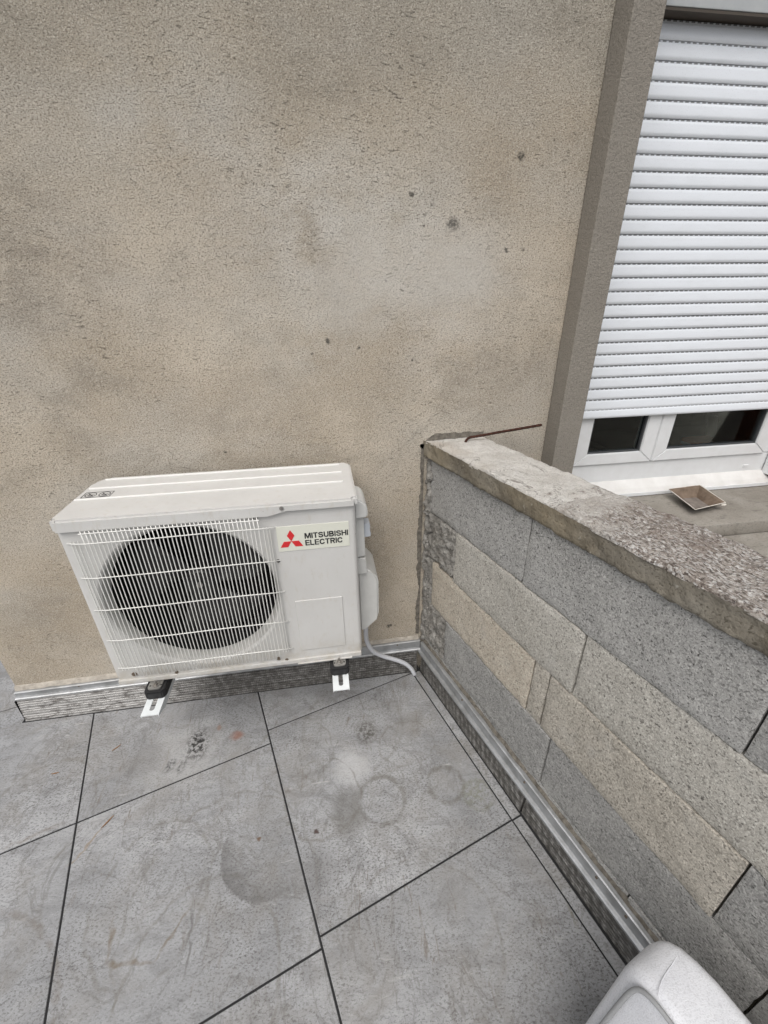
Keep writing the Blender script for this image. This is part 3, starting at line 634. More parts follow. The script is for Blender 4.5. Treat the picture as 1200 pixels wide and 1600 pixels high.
# ================================================================= FLASHINGS AND FOIL UPSTANDS
def flashing(parent, length_pts, wallc, sgn):
    pass
fl1 = empty('wall_flashing', (0, 0, 0), 0, label='aluminium flashing with foil upstand along the foot of the stucco wall', cat='flashing')
def swept(name, prof0, prof1, mat, parent, seg=1, along='x', a0=0, a1=1, smooth=None, jit=0.0):
    """profile (depth, z) interpolated from prof0 at a0 to prof1 at a1"""
    bm = bmesh.new(); R = []
    for s in range(seg+1):
        t = s/seg; a = a0+(a1-a0)*t; ring = []
        for (p, q) in zip(prof0, prof1):
            d = p[0]+(q[0]-p[0])*t; z = p[1]+(q[1]-p[1])*t
            d += jit*nz((a, z, 1), 14); z += jit*.6*nz((a, d, 7), 20) if jit else 0
            ring.append(bm.verts.new((a, d, z) if along == 'x' else (d, a, z)))
        R.append(ring)
    n = len(prof0)
    for s in range(seg):
        for i in range(n): bm.faces.new((R[s][i], R[s][(i+1) % n], R[s+1][(i+1) % n], R[s+1][i]))
    bm.faces.new(R[0]); bm.faces.new(R[-1][::-1])
    return obj(name, bm, mat, parent, smooth=smooth)
def trimprof(w, zt, zl, s):     # w = wall face, s = +1 when the wall lies towards + ; profile runs outwards
    o = lambda d: w-s*d
    return [(o(0), zt), (o(.016), zt), (o(.020), zt-.002), (o(.020), zt-.005), (o(.0165), zt-.007), (o(.0185), zl+.0075), (o(.026), zl+.006), (o(.030), zl+.003), (o(.030), zl-.005), (o(.027), zl-.006), (o(.024), zl-.001), (o(0), zl)]
swept('trim', trimprof(WY-.001, .144, .115, 1), trimprof(WY-.001, .163, .117, 1), M['alu'], fl1, 40, 'x', -.603, 1.086, jit=.0004)
swept('sealant_bead', [(WY-.0005, .166), (WY-.006, .162), (WY-.010, .1445), (WY-.0005, .1445)], [(WY-.0005, .180), (WY-.006, .177), (WY-.010, .1635), (WY-.0005, .1635)], M['sealant'], fl1, 160, 'x', -.604, 1.08, smooth=60, jit=.003)
def ribprof(base, zt, s, dark=0):
    pr = []; n = 72; nr = 9
    for i in range(n+1):
        z = zt*(1-i/n)+.0*i/n; d = .0016*math.cos(2*math.pi*nr*i/n)
        pr.append((base-s*(.0+d+.010*(i/n)), z))
    pr += [(base+s*.02, 0.0), (base+s*.02, zt)]
    return pr
swept('foil_upstand', ribprof(.305, .112, 1), ribprof(.304, .112, 1), M['membrane'], fl1, 60, 'x', -.600, .118, smooth=60, jit=.0012)
swept('foil_upstand', ribprof(.301, .114, 1), ribprof(.303, .114, 1), M['membrane'], fl1, 80, 'x', .112, 1.068, smooth=60, jit=.0012)
box('open_end_dark', (-.6045, -.6005, .299, .334, .001, .112), M['black'], fl1)  # black sheet painting in the darkness of the hollow foil end
for x in (-.36, .45, .72, .98):
    bm = bmesh.new(); disc(bm, (x, .138+.016*(x+.6)/1.68), .004, WY-.021, WY-.012, 12); obj('rivet', bm, M['screw'], fl1, smooth=40)
fl2 = empty('wall_flashing', (0, 0, 0), TH, label='aluminium flashing with foil upstand along the foot of the block wall', cat='flashing')
swept('trim', trimprof(FE-.001, .168, .122, 1), trimprof(FE-.001, .165, .113, 1), M['alu'], fl2, 60, 'y', -2.5, -.022, jit=.0004)
swept('foil_upstand', ribprof(1.134, .114, 1), ribprof(1.134, .106, 1), M['membrane'], fl2, 70, 'y', -.708, -.028, smooth=60, jit=.0012)
swept('foil_upstand', ribprof(1.137, .116, 1), ribprof(1.137, .114, 1), M['membrane'], fl2, 120, 'y', -2.5, -.714, smooth=60, jit=.0012)
swept('sealant_bead', [(FE+.002, .180), (FE-.004, .176), (FE-.008, .169), (FE+.002, .169)], [(FE+.002, .178), (FE-.005, .174), (FE-.008, .166), (FE+.002, .166)], M['darkmortar'], fl2, 200, 'y', -2.5, -.012, smooth=60, jit=.0035)
for g in (-.35, -.70, -.98, -1.07):
    bm = bmesh.new(); disc(bm, (g, .148), .0035, FE-.021, FE-.012, 12, 'x'); obj('rivet', bm, M['screw'], fl2, smooth=40)

# ================================================================= AIR CONDITIONER
AZ = .46
def pp(x, z, y):                      # points were measured on the front panel; this moves them to their true depth
    k = (y-CAM.y)/(0-CAM.y); return (CAM.x+(x-CAM.x)*k, y, (CAM.z-AZ)+(z-(CAM.z-AZ))*k)
ac = empty('air_conditioner', (0, 0, AZ), 0, label='cream outdoor air conditioning unit with round fan behind a wire grille', cat='air conditioner')
def ac_body():
    bm = bmesh.new(); H = .566; r = .014; z0 = .002
    cx, cz, hw, hh, R0 = .298, .289, .272, .264, .262
    def col(x, y): return (bm.verts.new((x, y, z0)), bm.verts.new((x, y, H)))
    arcL = [(r-r*math.cos(a), r-r*math.sin(a)) for a in [i*math.pi/2/6 for i in range(7)]]
    arcR = [(.8-r+r*math.sin(a), r-r*math.cos(a)) for a in [i*math.pi/2/6 for i in range(7)]]
    path = [(0, .285)]+arcL+[(cx-hw, 0)]; pts = [col(*p) for p in path]
    for a, b in zip(pts, pts[1:]): bm.faces.new((a[0], b[0], b[1], a[1]))
    path2 = [(cx+hw, 0)]+arcR+[(.8, .285)]; pts2 = [col(*p) for p in path2]
    for a, b in zip(pts2, pts2[1:]): bm.faces.new((a[0], b[0], b[1], a[1]))
    bm.faces.new((pts[0][0], pts[0][1], pts2[-1][1], pts2[-1][0]))
    # square field with the round opening
    n = 96; rect = []; circ = []; circ2 = []; circ3 = []
    for i in range(n):
        a = 2*math.pi*i/n; c, s = math.cos(a), math.sin(a); k = min(hw/abs(c) if abs(c) > 1e-6 else 9, hh/abs(s) if abs(s) > 1e-6 else 9)
        rect.append(bm.verts.new((cx+c*k, 0, cz+s*k)))
        for arr, rr, yy in ((circ, R0, 0.0), (circ2, R0-.004, .0025), (circ3, R0-.010, .008)): arr.append(bm.verts.new((cx+c*rr, yy, cz+s*rr)))
    for sx_ in (-1, 1):
        for sz_ in (-1, 1):           # put the nearest rim point exactly into each corner
            kc = Vector((cx+sx_*hw, 0, cz+sz_*hh)); min(rect, key=lambda v_: (v_.co-kc).length).co = kc
    for i in range(n):
        j = (i+1) % n
        bm.faces.new((rect[i], rect[j], circ[j], circ[i])); bm.faces.new((circ[i], circ[j], circ2[j], circ2[i])); bm.faces.new((circ2[i], circ2[j], circ3[j], circ3[i]))
    for (xa, xb, za, zb) in ((cx-hw, cx+hw, z0, cz-hh), (cx-hw, cx+hw, cz+hh, H)):
        v = [bm.verts.new(p) for p in ((xa, 0, za), (xb, 0, za), (xb, 0, zb), (xa, 0, zb))]; bm.faces.new(v)
    bmesh.ops.remove_doubles(bm, verts=bm.verts[:], dist=.0002)
    return bm
obj('casing', ac_body(), M['ac'], ac, smooth=35, wn_=True)
CX, CZ, CR = .298, .289, .2398
# cowl and dark interior
bm = bmesh.new(); n = 72; prev = None
for (rr, yy) in ((.2519, .0081), (.2465, .016), (.242, .026), (.240, .042)):
    ring = [bm.verts.new((CX+rr*math.cos(2*math.pi*i/n), yy, CZ+rr*math.sin(2*math.pi*i/n))) for i in range(n)]
    if prev:
        for i in range(n): bm.faces.new((prev[i], prev[(i+1) % n], ring[(i+1) % n], ring[i]))
    prev = ring
obj('cowl', bm, M['cowl'], ac, smooth=60)
bm = bmesh.new(); disc(bm, (CX, CZ), .240, .17, .18, 64); obj('inner_shade', bm, M['black'], ac)
box('motor_strut', (.286, .310, .148, .160, .062, .516), M['fan'], ac); box('motor', (.258, .338, .1465, .169, .24, .34), M['fan'], ac, bev=.006)
bm = bmesh.new(); prev = None
for yy in (.0425, .17):
    ring = [bm.verts.new((CX+CR*math.cos(2*math.pi*i/n), yy, CZ+CR*math.sin(2*math.pi*i/n))) for i in range(n)]
    if prev:
        for i in range(n): bm.faces.new((prev[i], prev[(i+1) % n], ring[(i+1) % n], ring[i]))
    prev = ring
obj('inner_shade', bm, M['black'], ac)
fan = empty('fan', (CX, .115, CZ), 0, ac)
bm = bmesh.new(); disc(bm, (0, 0), .052, -.035, .03, 32); bmesh.ops.bevel(bm, geom=[e for e in bm.edges if abs(e.verts[0].co.y-e.verts[1].co.y) < 1e-6 and e.verts[0].co.y < 0], offset=.01, segments=3, affect='EDGES'); obj('hub', bm, M['fan'], fan, smooth=40)
bm = bmesh.new(); disc(bm, (0, 0), .010, -.040, -.0351, 16); obj('hub_nut', bm, M['steel'], fan)
for b in range(3):
    bm = bmesh.new(); G = []
    for i in range(9):
        r_ = .048+.180*i/8; row = []
        for j in range(11):
            a = b*2*math.pi/3+.5+(j/10-.5)*(1.25+.25*i/8)+.35*i/8; y = -.022+.045*(j/10)+.006*math.sin(i)
            row.append(bm.verts.new((r_*math.cos(a), y, r_*math.sin(a))))
        G.append(row)
    for i in range(8):
        for j in range(10): bm.faces.new((G[i][j], G[i+1][j], G[i+1][j+1], G[i][j+1]))
    o = obj('blade', bm, M['fan'], fan, smooth=60); md = o.modifiers.new('thick', 'SOLIDIFY'); md.thickness = .003
# lid with the stepped front lip
bm = bmesh.new(); x0, x1, y0, y1 = -.003, .807, -.012, .292
pl = [(x0, y0), (x1, y0), (x1, y1), (x0+.03, y1), (x0, y1-.045)]
xs = [.555, .605]
prism(bm, pl, .5575, .592, 'z')
for xx in xs: bmesh.ops.bisect_plane(bm, geom=bm.verts[:]+bm.edges[:]+bm.faces[:], plane_co=(xx, 0, 0), plane_no=(1, 0, 0))
for v in bm.verts:
    if v.co.z < .56 and v.co.x > .6: v.co.z = .5695
ve = [e for e in bm.edges if abs(e.verts[0].co.x-e.verts[1].co.x) < 1e-5 and abs(e.verts[0].co.y-e.verts[1].co.y) < 1e-5 and (e.verts[0].co.x < .3 or e.verts[0].co.x > .7)]
bmesh.ops.bevel(bm, geom=ve, offset=.012, segments=5, affect='EDGES')
te = [e for e in bm.edges if all(v.co.z > .591 for v in e.verts) and len(e.link_faces) == 2 and e.calc_face_angle(0) > .5]
bmesh.ops.bevel(bm, geom=te, offset=.006, segments=4, affect='EDGES')
obj('lid', bm, M['ac'], ac, smooth=35, wn_=True)
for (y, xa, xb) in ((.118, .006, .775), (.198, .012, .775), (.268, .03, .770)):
    bm = bmesh.new(); cube(bm, xa, xb, y-.0030, y+.0030, .5915, .5958, .0014, 2); obj('lid_rib', bm, M['ridge'], ac, smooth=40)  # ribs coloured brighter than the lid, a painted highlight along each ridge
bm = bmesh.new(); cube(bm, .004, .796, -.006, .28, -.016, .0018, .003); obj('base_pan', bm, M['ac'], ac, smooth=40, wn_=True)
bm = bmesh.new(); cube(bm, .577, .763, -.011, -.006, -.0165, -.0125, .001); obj('base_lip', bm, M['ac'], ac)
# pressed panel outline
bm = bmesh.new(); cube(bm, .594, .744, -.0026, .001, .037, .246, .002, 3); obj('pressed_panel', bm, M['ac'], ac, smooth=40, wn_=True)
# maker's plate
plate = box('maker_plate', (.569, .778, -.0016, .001, .4325, .5155), M['sticker'], ac, bev=.0006)
for k in range(3):
    a = math.pi/2+k*2*math.pi/3; L = .0375; wdt = L/math.sqrt(3)/2; c, s = math.cos(a), math.sin(a)
    P = [(0, 0), (L/2*c-wdt*s, L/2*s+wdt*c), (L*c, L*s), (L/2*c+wdt*s, L/2*s-wdt*c)]
    bm = bmesh.new(); prism(bm, [(.608+p[0], .4655+p[1]) for p in P], -.0024, -.0015, 'y'); obj('emblem_diamond', bm, M['red'], plate)
def lettering(txt, x0, x1, zb, cap):
    """bold grotesque capitals from outlines and bent ribbons, fitted between x0 and x1"""
    bm = bmesh.new(); T = .19; adv = 0.0; faces = []
    def poly(p): faces.append([(adv+a, b) for a, b in p])
    def rect(a, b, c, d): poly([(a, c), (b, c), (b, d), (a, d)])
    def rib(p):
        q = spline([(a, b, 0) for a, b in p], 4); Lf = []; Rt = []
        for k in range(len(q)):
            d = (q[min(k+1, len(q)-1)]-q[max(k-1, 0)]).normalized(); n_ = Vector((-d.y, d.x, 0))*T/2; Lf.append(q[k]+n_); Rt.append(q[k]-n_)
        for k in range(len(q)-1): poly([(v.x, v.y) for v in (Lf[k], Lf[k+1], Rt[k+1], Rt[k])])
    for ch in txt:
        if ch == 'I': rect(0, T, 0, 1); w_ = T
        elif ch == 'T': rect(0, .72, 1-T*.9, 1); rect(.36-T/2, .36+T/2, 0, 1-T*.9); w_ = .72
        elif ch == 'L': rect(0, T, 0, 1); rect(T, .62, 0, T*.9); w_ = .62
        elif ch == 'E': rect(0, T, 0, 1); rect(T, .66, 0, T*.85); rect(T, .62, .42, .42+T*.85); rect(T, .66, 1-T*.85, 1); w_ = .66
        elif ch == 'H': rect(0, T, 0, 1); rect(.76-T, .76, 0, 1); rect(T, .76-T, .42, .42+T*.9); w_ = .76
        elif ch == 'M':
            w_ = .98; c = w_/2
            rect(0, T*.92, 0, 1); rect(w_-T*.92, w_, 0, 1)
            poly([(T*.92, 1), (T*.92, .62), (c-.07, 0), (c, 0), (c, .34), (T*.92+.10, 1)]); poly([(w_-T*.92-.10, 1), (c, .34), (c, 0), (c+.07, 0), (w_-T*.92, .62), (w_-T*.92, 1)])
        elif ch == 'S': rib([(.68, .70), (.60, .86), (.39, .91), (.18, .86), (.11, .73), (.19, .59), (.39, .51), (.60, .43), (.68, .28), (.60, .14), (.39, .09), (.17, .14), (.09, .32)]); w_ = .77
        elif ch == 'U': rib([(.095, 1), (.095, .65), (.095, .36), (.15, .16), (.38, .09), (.61, .16), (.665, .36), (.665, .65), (.665, 1)]); w_ = .76
        elif ch == 'C': rib([(.70, .67), (.60, .85), (.40, .91), (.20, .82), (.10, .62), (.10, .38), (.20, .18), (.40, .09), (.60, .15), (.70, .33)]); w_ = .78
        elif ch == 'B': rect(0, T, 0, 1); rib([(T, .915), (.42, .915), (.58, .86), (.62, .75), (.57, .61), (.42, .54), (T, .53)]); rib([(T, .50), (.44, .49), (.62, .42), (.66, .29), (.61, .15), (.44, .085), (T, .085)]); w_ = .76
        elif ch == 'R': rect(0, T, 0, 1); rib([(T, .91), (.44, .91), (.60, .85), (.64, .71), (.58, .55), (.42, .48), (T, .475)]); poly([(.34, .45), (.53, .48), (.74, 0), (.53, 0)]); w_ = .74
        adv += w_+.085
    W = adv-.085; sx = (x1-x0)/W
    for f in faces:
        a = [bm.verts.new((x0+p[0]*sx, -.0023, zb+p[1]*cap)) for p in f]; b = [bm.verts.new((x0+p[0]*sx, -.0014, zb+p[1]*cap)) for p in f]; n = len(f)
        bm.faces.new(a); bm.faces.new(b[::-1])
        for k in range(n): bm.faces.new((a[k], b[k], b[(k+1) % n], a[(k+1) % n]))
    obj('lettering', bm, M['ink'], plate)
lettering('MITSUBISHI', .6475, .7745, .4705, .0180); lettering('ELECTRIC', .6475, .7565, .4470, .0180)
# warning print on the lid
bm = bmesh.new()
def strip(pts, wd, closed=False, z=.5926):
    n = len(pts)
    for i in range(n if closed else n-1):
        a = Vector((*pts[i], 0)); b = Vector((*pts[(i+1) % n], 0)); d = (b-a).normalized(); p = Vector((-d.y, d.x, 0))*wd/2
        vs = [bm.verts.new((q.x, q.y, z)) for q in (a+p, b+p, b-p, a-p)]; vt = [bm.verts.new((q.x, q.y, z-.001)) for q in (a+p, b+p, b-p, a-p)]
        bm.faces.new(vs); bm.faces.new(vt[::-1])
        for j in range(4): bm.faces.new((vs[j], vt[j], vt[(j+1) % 4], vs[(j+1) % 4]))
strip([(.016, .133), (.094, .133), (.094, .170), (.016, .170)], .0018, True)
for c in (.036, .074):
    strip([(c+.015*math.cos(a), .1515+.015*math.sin(a)) for a in [i*math.pi/10 for i in range(20)]], .0022, True); strip([(c-.010, .162), (c+.010, .141)], .0026)
    strip([(c-.008, .146), (c-.002, .1515), (c-.004, .157)], .0022); strip([(c+.002, .150), (c+.009, .155)], .0016); strip([(c-.004, .144), (c+.004, .144)], .0022)
obj('warning_print', bm, M['ink'], ac)
# wire grille
gr = empty('grille', (0, 0, 0), 0, ac); WR = .0015
def wire(pts, r=WR, nm='wire'):
    bm = bmesh.new(); tube(bm, pts, r, 6); return obj(nm, bm, M['acwire'], gr, smooth=80)
xsu = [.0605+.01123*i for i in range(42)]
for i, x in enumerate(xsu):
    dx = .0004*math.sin(i*2.3); x += dx
    wire([pp(x, .556, -.002), pp(x, .549, -.012), pp(x+.0005, .538, -.022), pp(x+.001, .520, -.029), pp(x, .500, -.032), pp(x-.0005, .30, -.033), pp(x, .06, -.032), pp(x, .030, -.026), pp(x, .016, -.015), pp(x, .011, -.003)])
for x, y in ((.0285, -.010), (.0365, -.017), (.0465, -.026)): wire([pp(x, .522, y), pp(x, .30, y-.001), pp(x, .041, y)])
for x, y in ((.534, -.027), (.543, -.020), (.551, -.012)): wire([pp(x, .516, y), pp(x, .30, y-.001), pp(x, .038, y)])
for z in (.513, .400, .285, .166, .049):
    y = -.0345
    wire([pp(.018, z+.004, -.001), pp(.030, z+.002, -.014), pp(.045, z, -.028), pp(.060, z-.001, y)]+[pp(.06+.465*i/6, z-.0015*math.sin(i), y) for i in range(1, 7)]+[pp(.541, z, -.025), pp(.555, z+.001, -.012), pp(.568, z+.002, -.001)], .0016)
wire([pp(.054, .543, -.021), pp(.29, .5425, -.0225), pp(.526, .541, -.021)], .0016)
for (x, z) in ((.063, .556), (.074, .556), (.511, .551), (.522, .551)): bm = bmesh.new(); disc(bm, (x, z), .0035, -.0015, .001, 10); obj('clip_hole', bm, M['black'], ac)
bm = bmesh.new(); disc(bm, (.5625, .401), .0055, -.001, .001, 14); obj('clip_hole', bm, M['black'], ac)
def screw(x, z, y, r=.0055, m='screw', parent=ac):
    bm = bmesh.new(); disc(bm, (x, z), r, y-.003, y+.001, 14); bmesh.ops.bevel(bm, geom=[e for e in bm.edges if all(v.co.y < y-.002 for v in e.verts)], offset=.0014, segments=2, affect='EDGES'); obj('screw', bm, M[m], parent, smooth=50)
screw(.594, .5795, -.013, .0058, 'steel'); screw(.515, .012, 0, .007); screw(.541, .003, 0); screw(.058, .020, 0, .0085); screw(.185, .006, 0, .0055)
# right-hand side: handle, service cover, stop valve box
def sideprism(name, pts, ya, yb, mat, bev=.004):
    bm = bmesh.new(); prism(bm, pts, ya, yb, 'y'); bmesh.ops.bevel(bm, geom=bm.edges[:], offset=bev, segments=3, affect='EDGES'); return obj(name, bm, mat, ac, smooth=45, wn_=True)
sideprism('handle', [(.7995, .562), (.812, .560), (.828, .552), (.838, .537), (.840, .520), (.838, .501), (.7995, .498)], .04, .16, M['acplastic'])
sideprism('service_cover', [(.8, .497), (.828, .493), (.829, .350), (.8, .345)], .06, .24, M['acplastic'], .003)
sideprism('service_cover', [(.8, .343), (.830, .341), (.832, .28), (.8, .28)], .06, .24, M['acplastic'], .003)
sideprism('valve_cover', [(.8, .31), (.833, .290), (.851, .270), (.868, .250), (.872, .238), (.870, .084), (.862, .070), (.824, .022), (.8, .020)], .075, .235, M['acplastic'], .007)
sideprism('conduit_clip', [(.829, .458), (.848, .459), (.850, .444), (.847, .442), (.847, .428), (.851, .424), (.850, .410), (.829, .409)], .08, .12, M['valve'], .0015)
# feet: pressed steel tabs on rubber blocks
for fx in (.118, .718):
    bm = bmesh.new(); w_ = .021
    pts = [(fx-w_, .02), (fx-w_, -.026)]+[(fx-w_+.008*(1-math.cos(a)), -.026-.010*math.sin(a)) for a in (.8, 1.57)]+[(fx+w_-.008*(1-math.cos(a)), -.026-.010*math.sin(a)) for a in (1.57, .8)]+[(fx+w_, -.026), (fx+w_, .02)]
    prism(bm, pts, -.0225, -.0185, 'z'); obj('mounting_foot', bm, M['footmetal'], ac, smooth=40)
# wall brackets (things of their own) with rubber blocks
def bracket(x0, x1, label):
    b = empty('wall_bracket', ((x0+x1)/2, WY, AZ-.052), 0, label=label, cat='bracket', group='brackets carrying the air conditioner')
    hw = (x1-x0)/2; y0 = -.108-WY; T = .003; xm = (x0+x1)/2; th = .0
    bm = bmesh.new()   # channel: top with a slot, two cheeks
    s0, s1, sw = y0+.024, y0+.066, .0075
    n = 8; out = [(-hw, y0), (hw, y0), (hw, -.001), (-hw, -.001)]
    slot = [(sw*math.cos(a), s0+sw*math.sin(a)) for a in [math.pi+i*math.pi/n for i in range(n+1)]]+[(sw*math.cos(a), s1+sw*math.sin(a)) for a in [i*math.pi/n for i in range(n+1)]]
    vo = [bm.verts.new((*p, 0)) for p in out]; vs = [bm.verts.new((*p, 0)) for p in slot]
    es = [bm.edges.new((vo[i], vo[(i+1) % 4])) for i in range(4)]+[bm.edges.new((vs[i], vs[(i+1) % len(vs)])) for i in range(len(vs))]
    bmesh.ops.triangle_fill(bm, edges=es, use_beauty=True, use_dissolve=False)
    ex = bmesh.ops.extrude_face_region(bm, geom=bm.faces[:]); bmesh.ops.translate(bm, verts=[g for g in ex['geom'] if isinstance(g, bmesh.types.BMVert)], vec=(0, 0, -T))
    obj('arm', bm, M['white'], b)
    for c0 in (-hw, hw-T):
        cb = bmesh.new(); prism(cb, [(y0+.001, -T-.0002), (y0+.001, -.008), (y0+.05, -.026), (-.001, -.030), (-.001, -T-.0002)], c0, c0+T, 'x'); obj('cheek', cb, M['white'], b)
    box('wall_plate', (-hw, hw, -.004, -.0005, -.03, .30), M['white'], b)
    pad = empty('rubber_block', (0, 0, 0), 0, b)
    bm = bmesh.new(); pw = .033; yb = -.030-WY-.019
    prism(bm, [(-pw, .035-WY), (-pw, yb+.012), (-pw+.009, yb), (pw-.009, yb), (pw, yb+.012), (pw, .035-WY)], .0005, .0295, 'z'); bmesh.ops.bevel(bm, geom=bm.edges[:], offset=.003, segments=2, affect='EDGES')
    obj('pad', bm, M['rubber'], pad, smooth=40, wn_=True)
    bm = bmesh.new(); disc(bm, (0, -.019-WY), .0125, .0338, .0358, 20, 'z'); obj('washer', bm, M['steel'], pad, smooth=40)
    bm = bmesh.new(); disc(bm, (0, -.019-WY), .0075, .0358, .042, 6, 'z'); disc(bm, (0, -.019-WY), .0038, .0418, .050, 12, 'z'); obj('bolt', bm, M['steel'], pad)
    for s in (-1, 1): bm = bmesh.new(); disc(bm, (s*.0165, -.022-WY), .0025, .0336, .0342, 10, 'z'); obj('foot_hole', bm, M['black'], pad)
bracket(.093, .147, 'white slotted bracket arm under the fan end of the unit'); bracket(.690, .744, 'white slotted bracket arm under the lettered end of the unit')

# drain hose
hp = spline([(.838, .17, .56), (.834, .19, .44), (.832, .215, .345), (.838, .245, .262), (.862, .262, .190), (.905, .272, .142), (.955, .274, .112), (1.003, .272, .082), (1.035, .270, .045), (1.052, .268, .006)], 16)
bm = bmesh.new(); tube(bm, hp, .0095, 12, rf=lambda i: .0088+(.0010 if i % 2 else 0.0))
tag(obj('drain_hose', bm, M['hose'], None, smooth=80), label='white corrugated drain hose curling down to the corner of the paving', cat='hose')

# ================================================================= CARD TRAY ON THE LEDGE
tr = empty('food_tray', (2.30, .35, .7528), 0, label='brown weathered card food tray lying on the concrete ledge', cat='tray')
ox, oy = 2.30, .35
TOP = [(2.197-ox, .392-oy), (2.350-ox, .396-oy), (2.330-ox, .240-oy), (2.168-ox, .212-oy)]; BOT = [(2.245-ox, .365-oy), (2.320-ox, .364-oy), (2.302-ox, .272-oy), (2.215-ox, .262-oy)]
bm = bmesh.new(); T_ = [bm.verts.new((*p, z)) for p, z in zip(TOP, (.040, .046, .036, .032))]; B_ = [bm.verts.new((*p, .002)) for p in BOT]
bm.faces.new(B_)
for i in range(4): bm.faces.new((B_[i], B_[(i+1) % 4], T_[(i+1) % 4], T_[i]))
bmesh.ops.subdivide_edges(bm, edges=bm.edges[:], cuts=3, use_grid_fill=True)
for v in bm.verts: v.co += Vector((nz(v.co, 30), nz(v.co+Vector((3, 3, 3)), 30), .6*nz(v.co, 40)))*.003
o = obj('tray_body', bm, M['card'], tr, smooth=30); md = o.modifiers.new('thick', 'SOLIDIFY'); md.thickness = .0012
bm = bmesh.new(); bv = [bm.verts.new((p[0]*.92+(-.03)*.08, p[1]*.92+(-.04)*.08, .0052)) for p in BOT]; bm.faces.new(bv); obj('tray_base', bm, M['cardinner'], tr)
bm = bmesh.new()
for i in range(4):
    a = Vector((*TOP[i], (.040, .046, .036, .032)[i])); b = Vector((*TOP[(i+1) % 4], (.040, .046, .036, .032)[(i+1) % 4]))
    pts = [a.lerp(b, j/10)+Vector((nz((i, j, 0), 3), nz((i, j, 4), 3), 0))*.0025 for j in range(11)]; tube(bm, pts, .0016, 5)
obj('torn_rim', bm, M['cardwhite'], tr, smooth=60)
bm = bmesh.new(); bmesh.ops.create_icosphere(bm, subdivisions=2, radius=.011)
for v in bm.verts: v.co = Vector((v.co.x*1.3+.025, v.co.y*.8-.108, v.co.z*.35+.027))+Vector((nz(v.co, 90), nz(v.co, 70), 0))*.003
obj('torn_corner', bm, M['cardwhite'], tr, smooth=60)

# ================================================================= PLINTH STRIP AND BITS AT THE LEFT END
tag(box('pipe_stub', (-.03, .03, -.03, .03, 0, .05), M['plinth']), label='', cat=None) if False else None

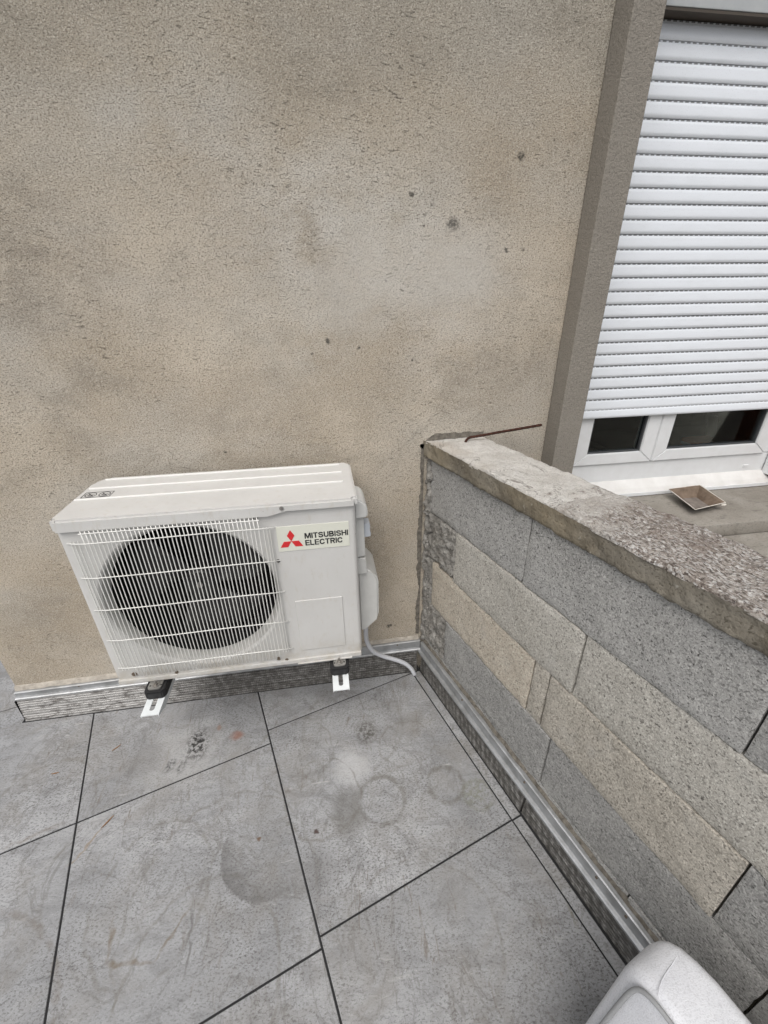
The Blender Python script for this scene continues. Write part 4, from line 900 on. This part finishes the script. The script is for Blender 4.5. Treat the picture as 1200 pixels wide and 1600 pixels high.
# ================================================================= SOFA
sofa = empty('sofa', (0, 0, 0), TH, label='pale grey fabric sofa backrest with piped edges beside the block wall', cat='sofa')
ST = .55
def cushion(x0, x1, y0, y1, z0, z1, r, name, mat, puff=0.0):
    """rounded box with the end towards the house rounded more"""
    bm = bmesh.new(); cube(bm, x0, x1, y0, y1, z0, z1); bmesh.ops.bevel(bm, geom=bm.edges[:], offset=r, segments=6, affect='EDGES', profile=.5)
    return obj(name, bm, mat, sofa, smooth=60)
def backrest():
    # lofted outline: cross sections along g (towards the house), each a rounded trapezoid
    bm = bmesh.new(); R = []
    gs = [-2.9, -2.2, -1.6, -1.30, -1.245, -1.215, -1.192, -1.176, -1.166, -1.161]
    ins = [0, 0, 0, 0, .001, .005, .011, .020, .033, .048]
    for g, i_ in zip(gs, ins):
        e0, e1, z1 = .868+i_*.30, .985-i_*.6, ST-i_*1.1; z0 = .10+i_*.2; lean = .0; r = .022
        pr = []
        def arc(cx, cz, a0, a1):
            for k in range(6):
                a = a0+(a1-a0)*k/5; pr.append((cx+r*math.cos(a), cz+r*math.sin(a)))
        arc(e1-r, z1-r, 0, math.pi/2); arc(e0+r, z1-r, math.pi/2, math.pi)
        pr += [(e0-.012, z1-.12), (e0-.030, z1-.25), (e0-.045, z0)]; pr += [(e1+.02, z0), (e1+.018, z1-.25), (e1+.008, z1-.12)]
        R.append([bm.verts.new((p[0], g, p[1])) for p in pr])
    n = len(R[0])
    for a, b in zip(R, R[1:]):
        for i in range(n): bm.faces.new((a[i], a[(i+1) % n], b[(i+1) % n], b[i]))
    bm.faces.new(R[0]); bm.faces.new(R[-1][::-1]); return obj('backrest', bm, M['fabric'], sofa, smooth=70)
backrest()
# piping round the inner face
pz, pg = ST-.0075, -1.180
pip = [(.868, -2.8, pz), (.868, -1.6, pz), (.868, -1.30, pz), (.868, -1.245, pz-.001), (.867, -1.215, pz-.004), (.866, -1.195, pz-.018), (.862, -1.187, pz-.045), (.855, -1.184, pz-.11), (.838, -1.182, .30), (.823, -1.180, .12)]
bm = bmesh.new(); tube(bm, spline(pip, 6), .0040, 8); obj('piping', bm, M['piping'], sofa, smooth=80)
# seam over the far end of the top
bm = bmesh.new(); tube(bm, spline([(.873, -1.212, ST-.0048), (.900, -1.203, ST-.0068), (.935, -1.198, ST-.0098), (.962, -1.194, ST-.0125)], 6), .0007, 6); obj('seam', bm, M['fabric'], sofa, smooth=80)
cushion(.20, .850, -2.8, -1.32, .26, .40, .03, 'seat', M['fabric'])
cushion(.20, .98, -2.8, -1.30, .10, .255, .01, 'sofa_base', M['fabric'])
for (e_, g_) in ((.26, -1.36), (.94, -1.30), (.26, -2.7), (.94, -2.7)): o = box('leg', (e_-.02, e_+.02, g_-.02, g_+.02, .001, .105), M['gasket'], sofa)

# ================================================================= LOOSE BITS
def debris(x, y, L, a, mat, z=.0012, wdt=.003, label=''):
    bm = bmesh.new(); n = 5; P = [(-L/2+L*i/(n-1), wdt*math.sin(math.pi*i/(n-1))*.5+.15*wdt) for i in range(n)]
    prism(bm, P+[(p[0], -p[1]) for p in P[::-1]], 0, .0012, 'z')
    for v in bm.verts: v.co.z += .0025*abs(v.co.x/L)
    o = obj('dry_leaf', bm, M[mat], None); o.location = (x, y, z); o.rotation_euler = (0, 0, a); return tag(o, label=label, cat='leaf', group='dry leaf scraps on the paving')
debris(-.173, .107, .034, .75, 'leaf', label='narrow dry brown leaf below the fan end of the unit')
debris(-.359, .036, .026, .1, 'leaf', label='tiny dry brown leaf scrap on the tile left of the long seam')
debris(-.095, -.17, .045, .95, 'leaf', label='longest dry brown leaf lying beside the left tile joint')
